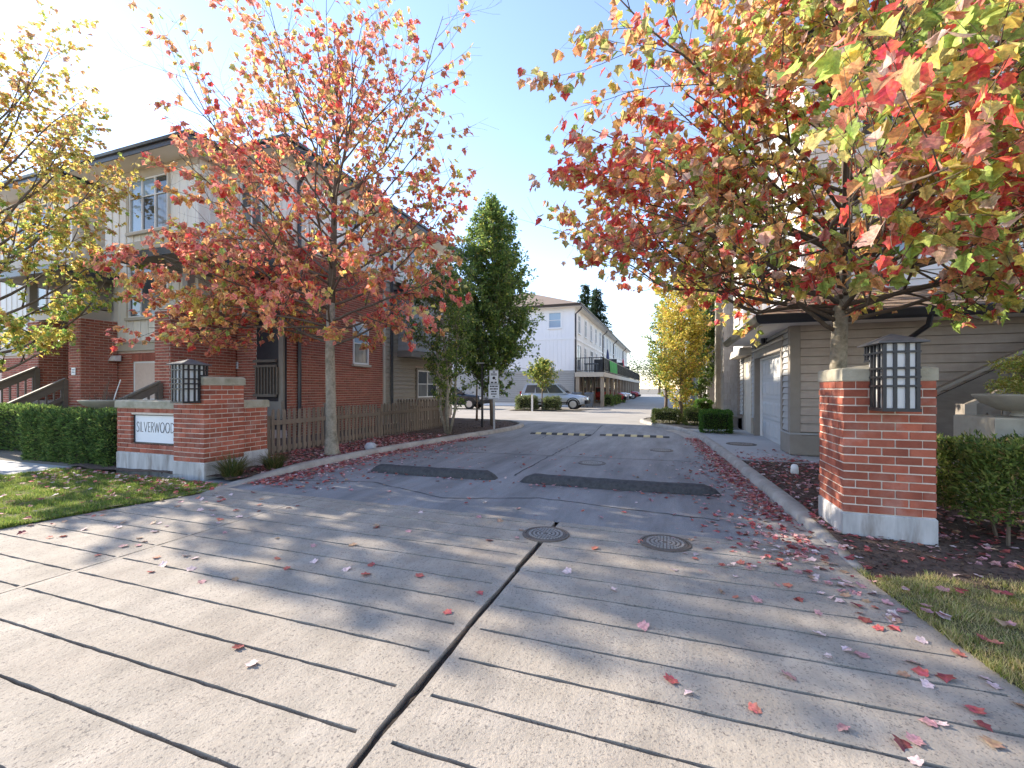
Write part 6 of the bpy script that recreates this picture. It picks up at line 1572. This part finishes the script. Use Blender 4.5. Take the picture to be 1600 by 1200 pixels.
    for s in (-1, 1):
        b = MB(); b.box(hl-.20, hl-.03, s*.60-.16, s*.60+.16, .66, .80); place(b).build('headlight', 'lamp_clear', t)
        b = MB(); b.box(-hl-.01, -hl+.12, s*.70-.11, s*.70+.11, .80, 1.15 if suv else .98); place(b).build('tail_light', 'lamp_red', t)
        b = MB(); b.box(.72, .86, s*(Wd/2)+s*.02-.07, s*(Wd/2)+s*.02+.07, 1.0, 1.12); place(b).build('mirror', paint, t)
        b = MB(); b.box(-.98, 1.0, s*(Wd/2*.985)-.012, s*(Wd/2*.985)+.012, .40, .47); place(b).build('side_trim', 'tyre', t)
    b = MB(); b.box(hl-.14, hl+.05, -.78, .78, .36, .60); place(b).build('front_bumper', 'tyre', t)
    b = MB(); b.box(-hl-.05, -hl+.1, -.76, .76, .40, .62); place(b).build('rear_bumper', 'tyre' if suv else paint, t)
    return t
car(-7.05, 28.3, R(3), 'car_silver', 'silver SUV parked in front of the white row')
car(-13.4, 26.6, R(2), 'car_dark', 'dark car showing its nose behind the left house corner', 4.3, 1.78, 1.45, False)
car(-5.6, 45.0, R(0), 'car_white', 'white car nosed out under the deck', 4.2, 1.75, 1.45, False)
car(-5.75, 42.6, R(0), 'car_red', 'red car parked deeper under the deck', 4.0, 1.7, 1.45, False)
car(-5.4, 58.0, R(0), 'car_red', 'farther red car under the deck up the lane', 4.0, 1.7, 1.45, False)

# ================================================================ bark chips on the beds
def chips(name, n, xr_, yr_, test, label, seed, zf=zbed, xmin=None):
    rn = np.random.default_rng(seed); P = []
    while len(P) < n:
        x, y = rn.uniform(*xr_), rn.uniform(*yr_)
        if test(x, y): P.append((x, y, zf(x, y)+rn.random()*.012))
    P = np.array(P); a = rn.uniform(0, 6.283, n); tp = np.stack([np.cos(a), np.sin(a), rn.normal(0, .3, n)], 1); nm = np.stack([rn.normal(0, .5, n), rn.normal(0, .5, n), np.ones(n)], 1)
    o = leaf_mesh(name, 'spray', P, tp, nm, rn.uniform(.02, .055, n), pick([(.055, .034, .024), (.10, .062, .042), (.17, .115, .078), (.03, .019, .014)], np.ones((n, 4)), rn), 'leaf_fallen', kindtag='stuff')
    tag(o, label, 'mulch')
chips('bark_chips', 9000, (1.15, 4.2), (3.75, 8.7), fR, 'dark bark chips covering the right bed', 301)
chips('bark_chips', 9000, (-7.3, -4.9), (4.5, 15.8), fL, 'dark bark chips covering the left bed', 302)
# ================================================================ fallen leaves
FPAL = [(.47, .10, .10), (.56, .29, .29), (.68, .51, .49), (.26, .06, .06), (.60, .19, .14), (.45, .28, .18)]
def ground_z(x, y):
    if x < -5.62 and y > 4.4 and x > -9.4 and fL(x, y): return zbed(x, y)
    if fR(x, y): return zbed(x, y)
    if x > 1.1 and 8.76 < y < 15: return .076
    if (x < xr_left(min(max(y, .4), 4.3)) or x > xr_right(min(max(y, .4), 4.3))) and y < 4.4: return zlawn(x, y)+.022
    return .007 if y < 4.32 else .001
rng = np.random.default_rng(200)
pts = []
def line_scatter(line, n, off, sd, lo=None, hi=None):
    L = [p for p in line if (lo is None or p.y > lo) and (hi is None or p.y < hi)]
    for _ in range(n):
        i = rng.integers(0, len(L)-1); p = L[i].lerp(L[i+1], rng.random()); pts.append((p.x+off+rng.normal()*sd, p.y+rng.normal()*.05))
line_scatter(KR, 2300, -.17, .10, 5.0, 12.8); line_scatter(KR, 330, -.42, .28, 4.4, 9); line_scatter(KL, 2200, .20, .15, 4.4, 11.5); line_scatter(KL, 500, .7, .5, 4.4, 9.5)
for _ in range(5200):
    x, y = rng.uniform(-7.15, -5.6), rng.uniform(4.9, 11.0)
    if rng.random() < np.interp(y, [4.9, 6, 9, 11], [.7, 1, .8, .25]): pts.append((x, y))
for _ in range(2100): pts.append((rng.uniform(1.25, 3.4), 4.2+4.6*rng.random()**.9))
for _ in range(260): pts.append((rng.uniform(-5.5, 1.1), rng.uniform(4.4, 9.5)))
for _ in range(90): pts.append((rng.uniform(-4.5, .8), 5.88+rng.normal()*.05))
for _ in range(200): pts.append((rng.uniform(1.1, 2.3), 8.8+rng.exponential(.35)))
for _ in range(420): pts.append((rng.uniform(-9.2, -5.6), 4.35-rng.exponential(.42)))
for _ in range(110): pts.append((rng.uniform(-9.6, -5.9), rng.uniform(1.6, 4.0)))
for _ in range(260): pts.append((1.05+rng.normal()*.28-.1*abs(rng.normal()), 4.3+rng.normal()*.5))
pts = np.array(pts)
ok = []
for x, y in pts:
    inp = (PX-.01 < x < PX+PW+.01 and PY-.01 < y < PY+PW+.01) or (QX-.02 < x < QX+PW+.02 and QY-.02 < y < 5.75) or (x < QX and WY-.01 < y < WY+.45) or (x < FX+.05 and y > 5.8)
    ok.append(not inp)
pts = pts[np.array(ok)]
P = np.array([(x, y, ground_z(x, y)+.004+.016*rng.random()) for x, y in pts]); n = len(P)
a = rng.uniform(0, 6.283, n); tip = np.stack([np.cos(a), np.sin(a), rng.normal(0, .14, n)], 1); nrm = np.stack([rng.normal(0, .28, n), rng.normal(0, .28, n), np.ones(n)], 1)
lb = sig((-2.3-P[:, 0])*2)                             # the left bed lies deep red and pink, the right side paler
W_ = np.stack([.8+0*lb, 1.0+0*lb, .45+.0*lb, .7+0*lb, .28+0*lb, .10+0*lb], 1)
leaf_mesh('leaf_litter', 'maple', P, tip, nrm, rng.uniform(.034, .072, n)*np.where(rng.random(n) < .3, .5, 1.0), pick(FPAL, W_, rng), 'leaf_fallen', kindtag='stuff', flat=.5)
tag(bpy.data.objects['leaf_litter'], 'fallen red and pink maple leaves strewn over beds and gutters', 'leaves')
# the countable ones on slabs, asphalt and grass
def fallen(x, y, k, label, c=None, s=None):
    a = rng.uniform(0, 6.283); tp = np.array([[math.cos(a), math.sin(a), rng.normal(0, .10)]]); nm = np.array([[rng.normal(0, .22), rng.normal(0, .22), 1.0]])
    ci = rng.choice(6, p=[.14, .24, .36, .06, .08, .12]); c = FPAL[ci]; label = ['red', 'pink', 'pale pink', 'dark crimson', 'coral red', 'tan'][ci]+' '+label
    o = single_leaf('fallen_leaf', 'leaf_fallen_single', k % 5, (x, y, ground_z(x, y)+.006), leaf_frames(tp, nm)[0], float(s or rng.uniform(.042, .074)), np.array(c)*rng.uniform(.85, 1.15))
    return tag(o, label, 'leaf', 'fallen leaves on '+label.split(' on ')[1])
k = 0
for _ in range(400):
    if k >= 92: break
    y = rng.uniform(1.5, 4.2); x = xr_right(y)-.08-rng.exponential(.55)
    if x < -.95: continue
    fallen(x, y, k, 'fallen maple leaf on the right concrete slab'); k += 1
for k in range(34): fallen(rng.uniform(-4.0, -1.15), 1.5+2.7*rng.random()**.8, k, 'fallen maple leaf on the middle concrete slab')
for k in range(46):
    y = rng.uniform(2.2, 4.25); fallen(rng.uniform(xr_left(y)+.05, -4.15), y, k, 'fallen maple leaf on the left concrete slab')
k = 0
while k < 60:
    y = rng.uniform(2.0, 4.05); x = rng.uniform(xr_right(y)+.03, xr_right(y)+1.2); fallen(x, y, k, 'fallen maple leaf on the dry right verge'); k += 1
for k in range(50): fallen(rng.uniform(-8.5, -5.95), rng.uniform(2.3, 4.3), k, 'fallen maple leaf on the left lawn')
for o in bpy.data.objects:
    if o.name.startswith('fallen_leaf'): o["group"] = o["group"]
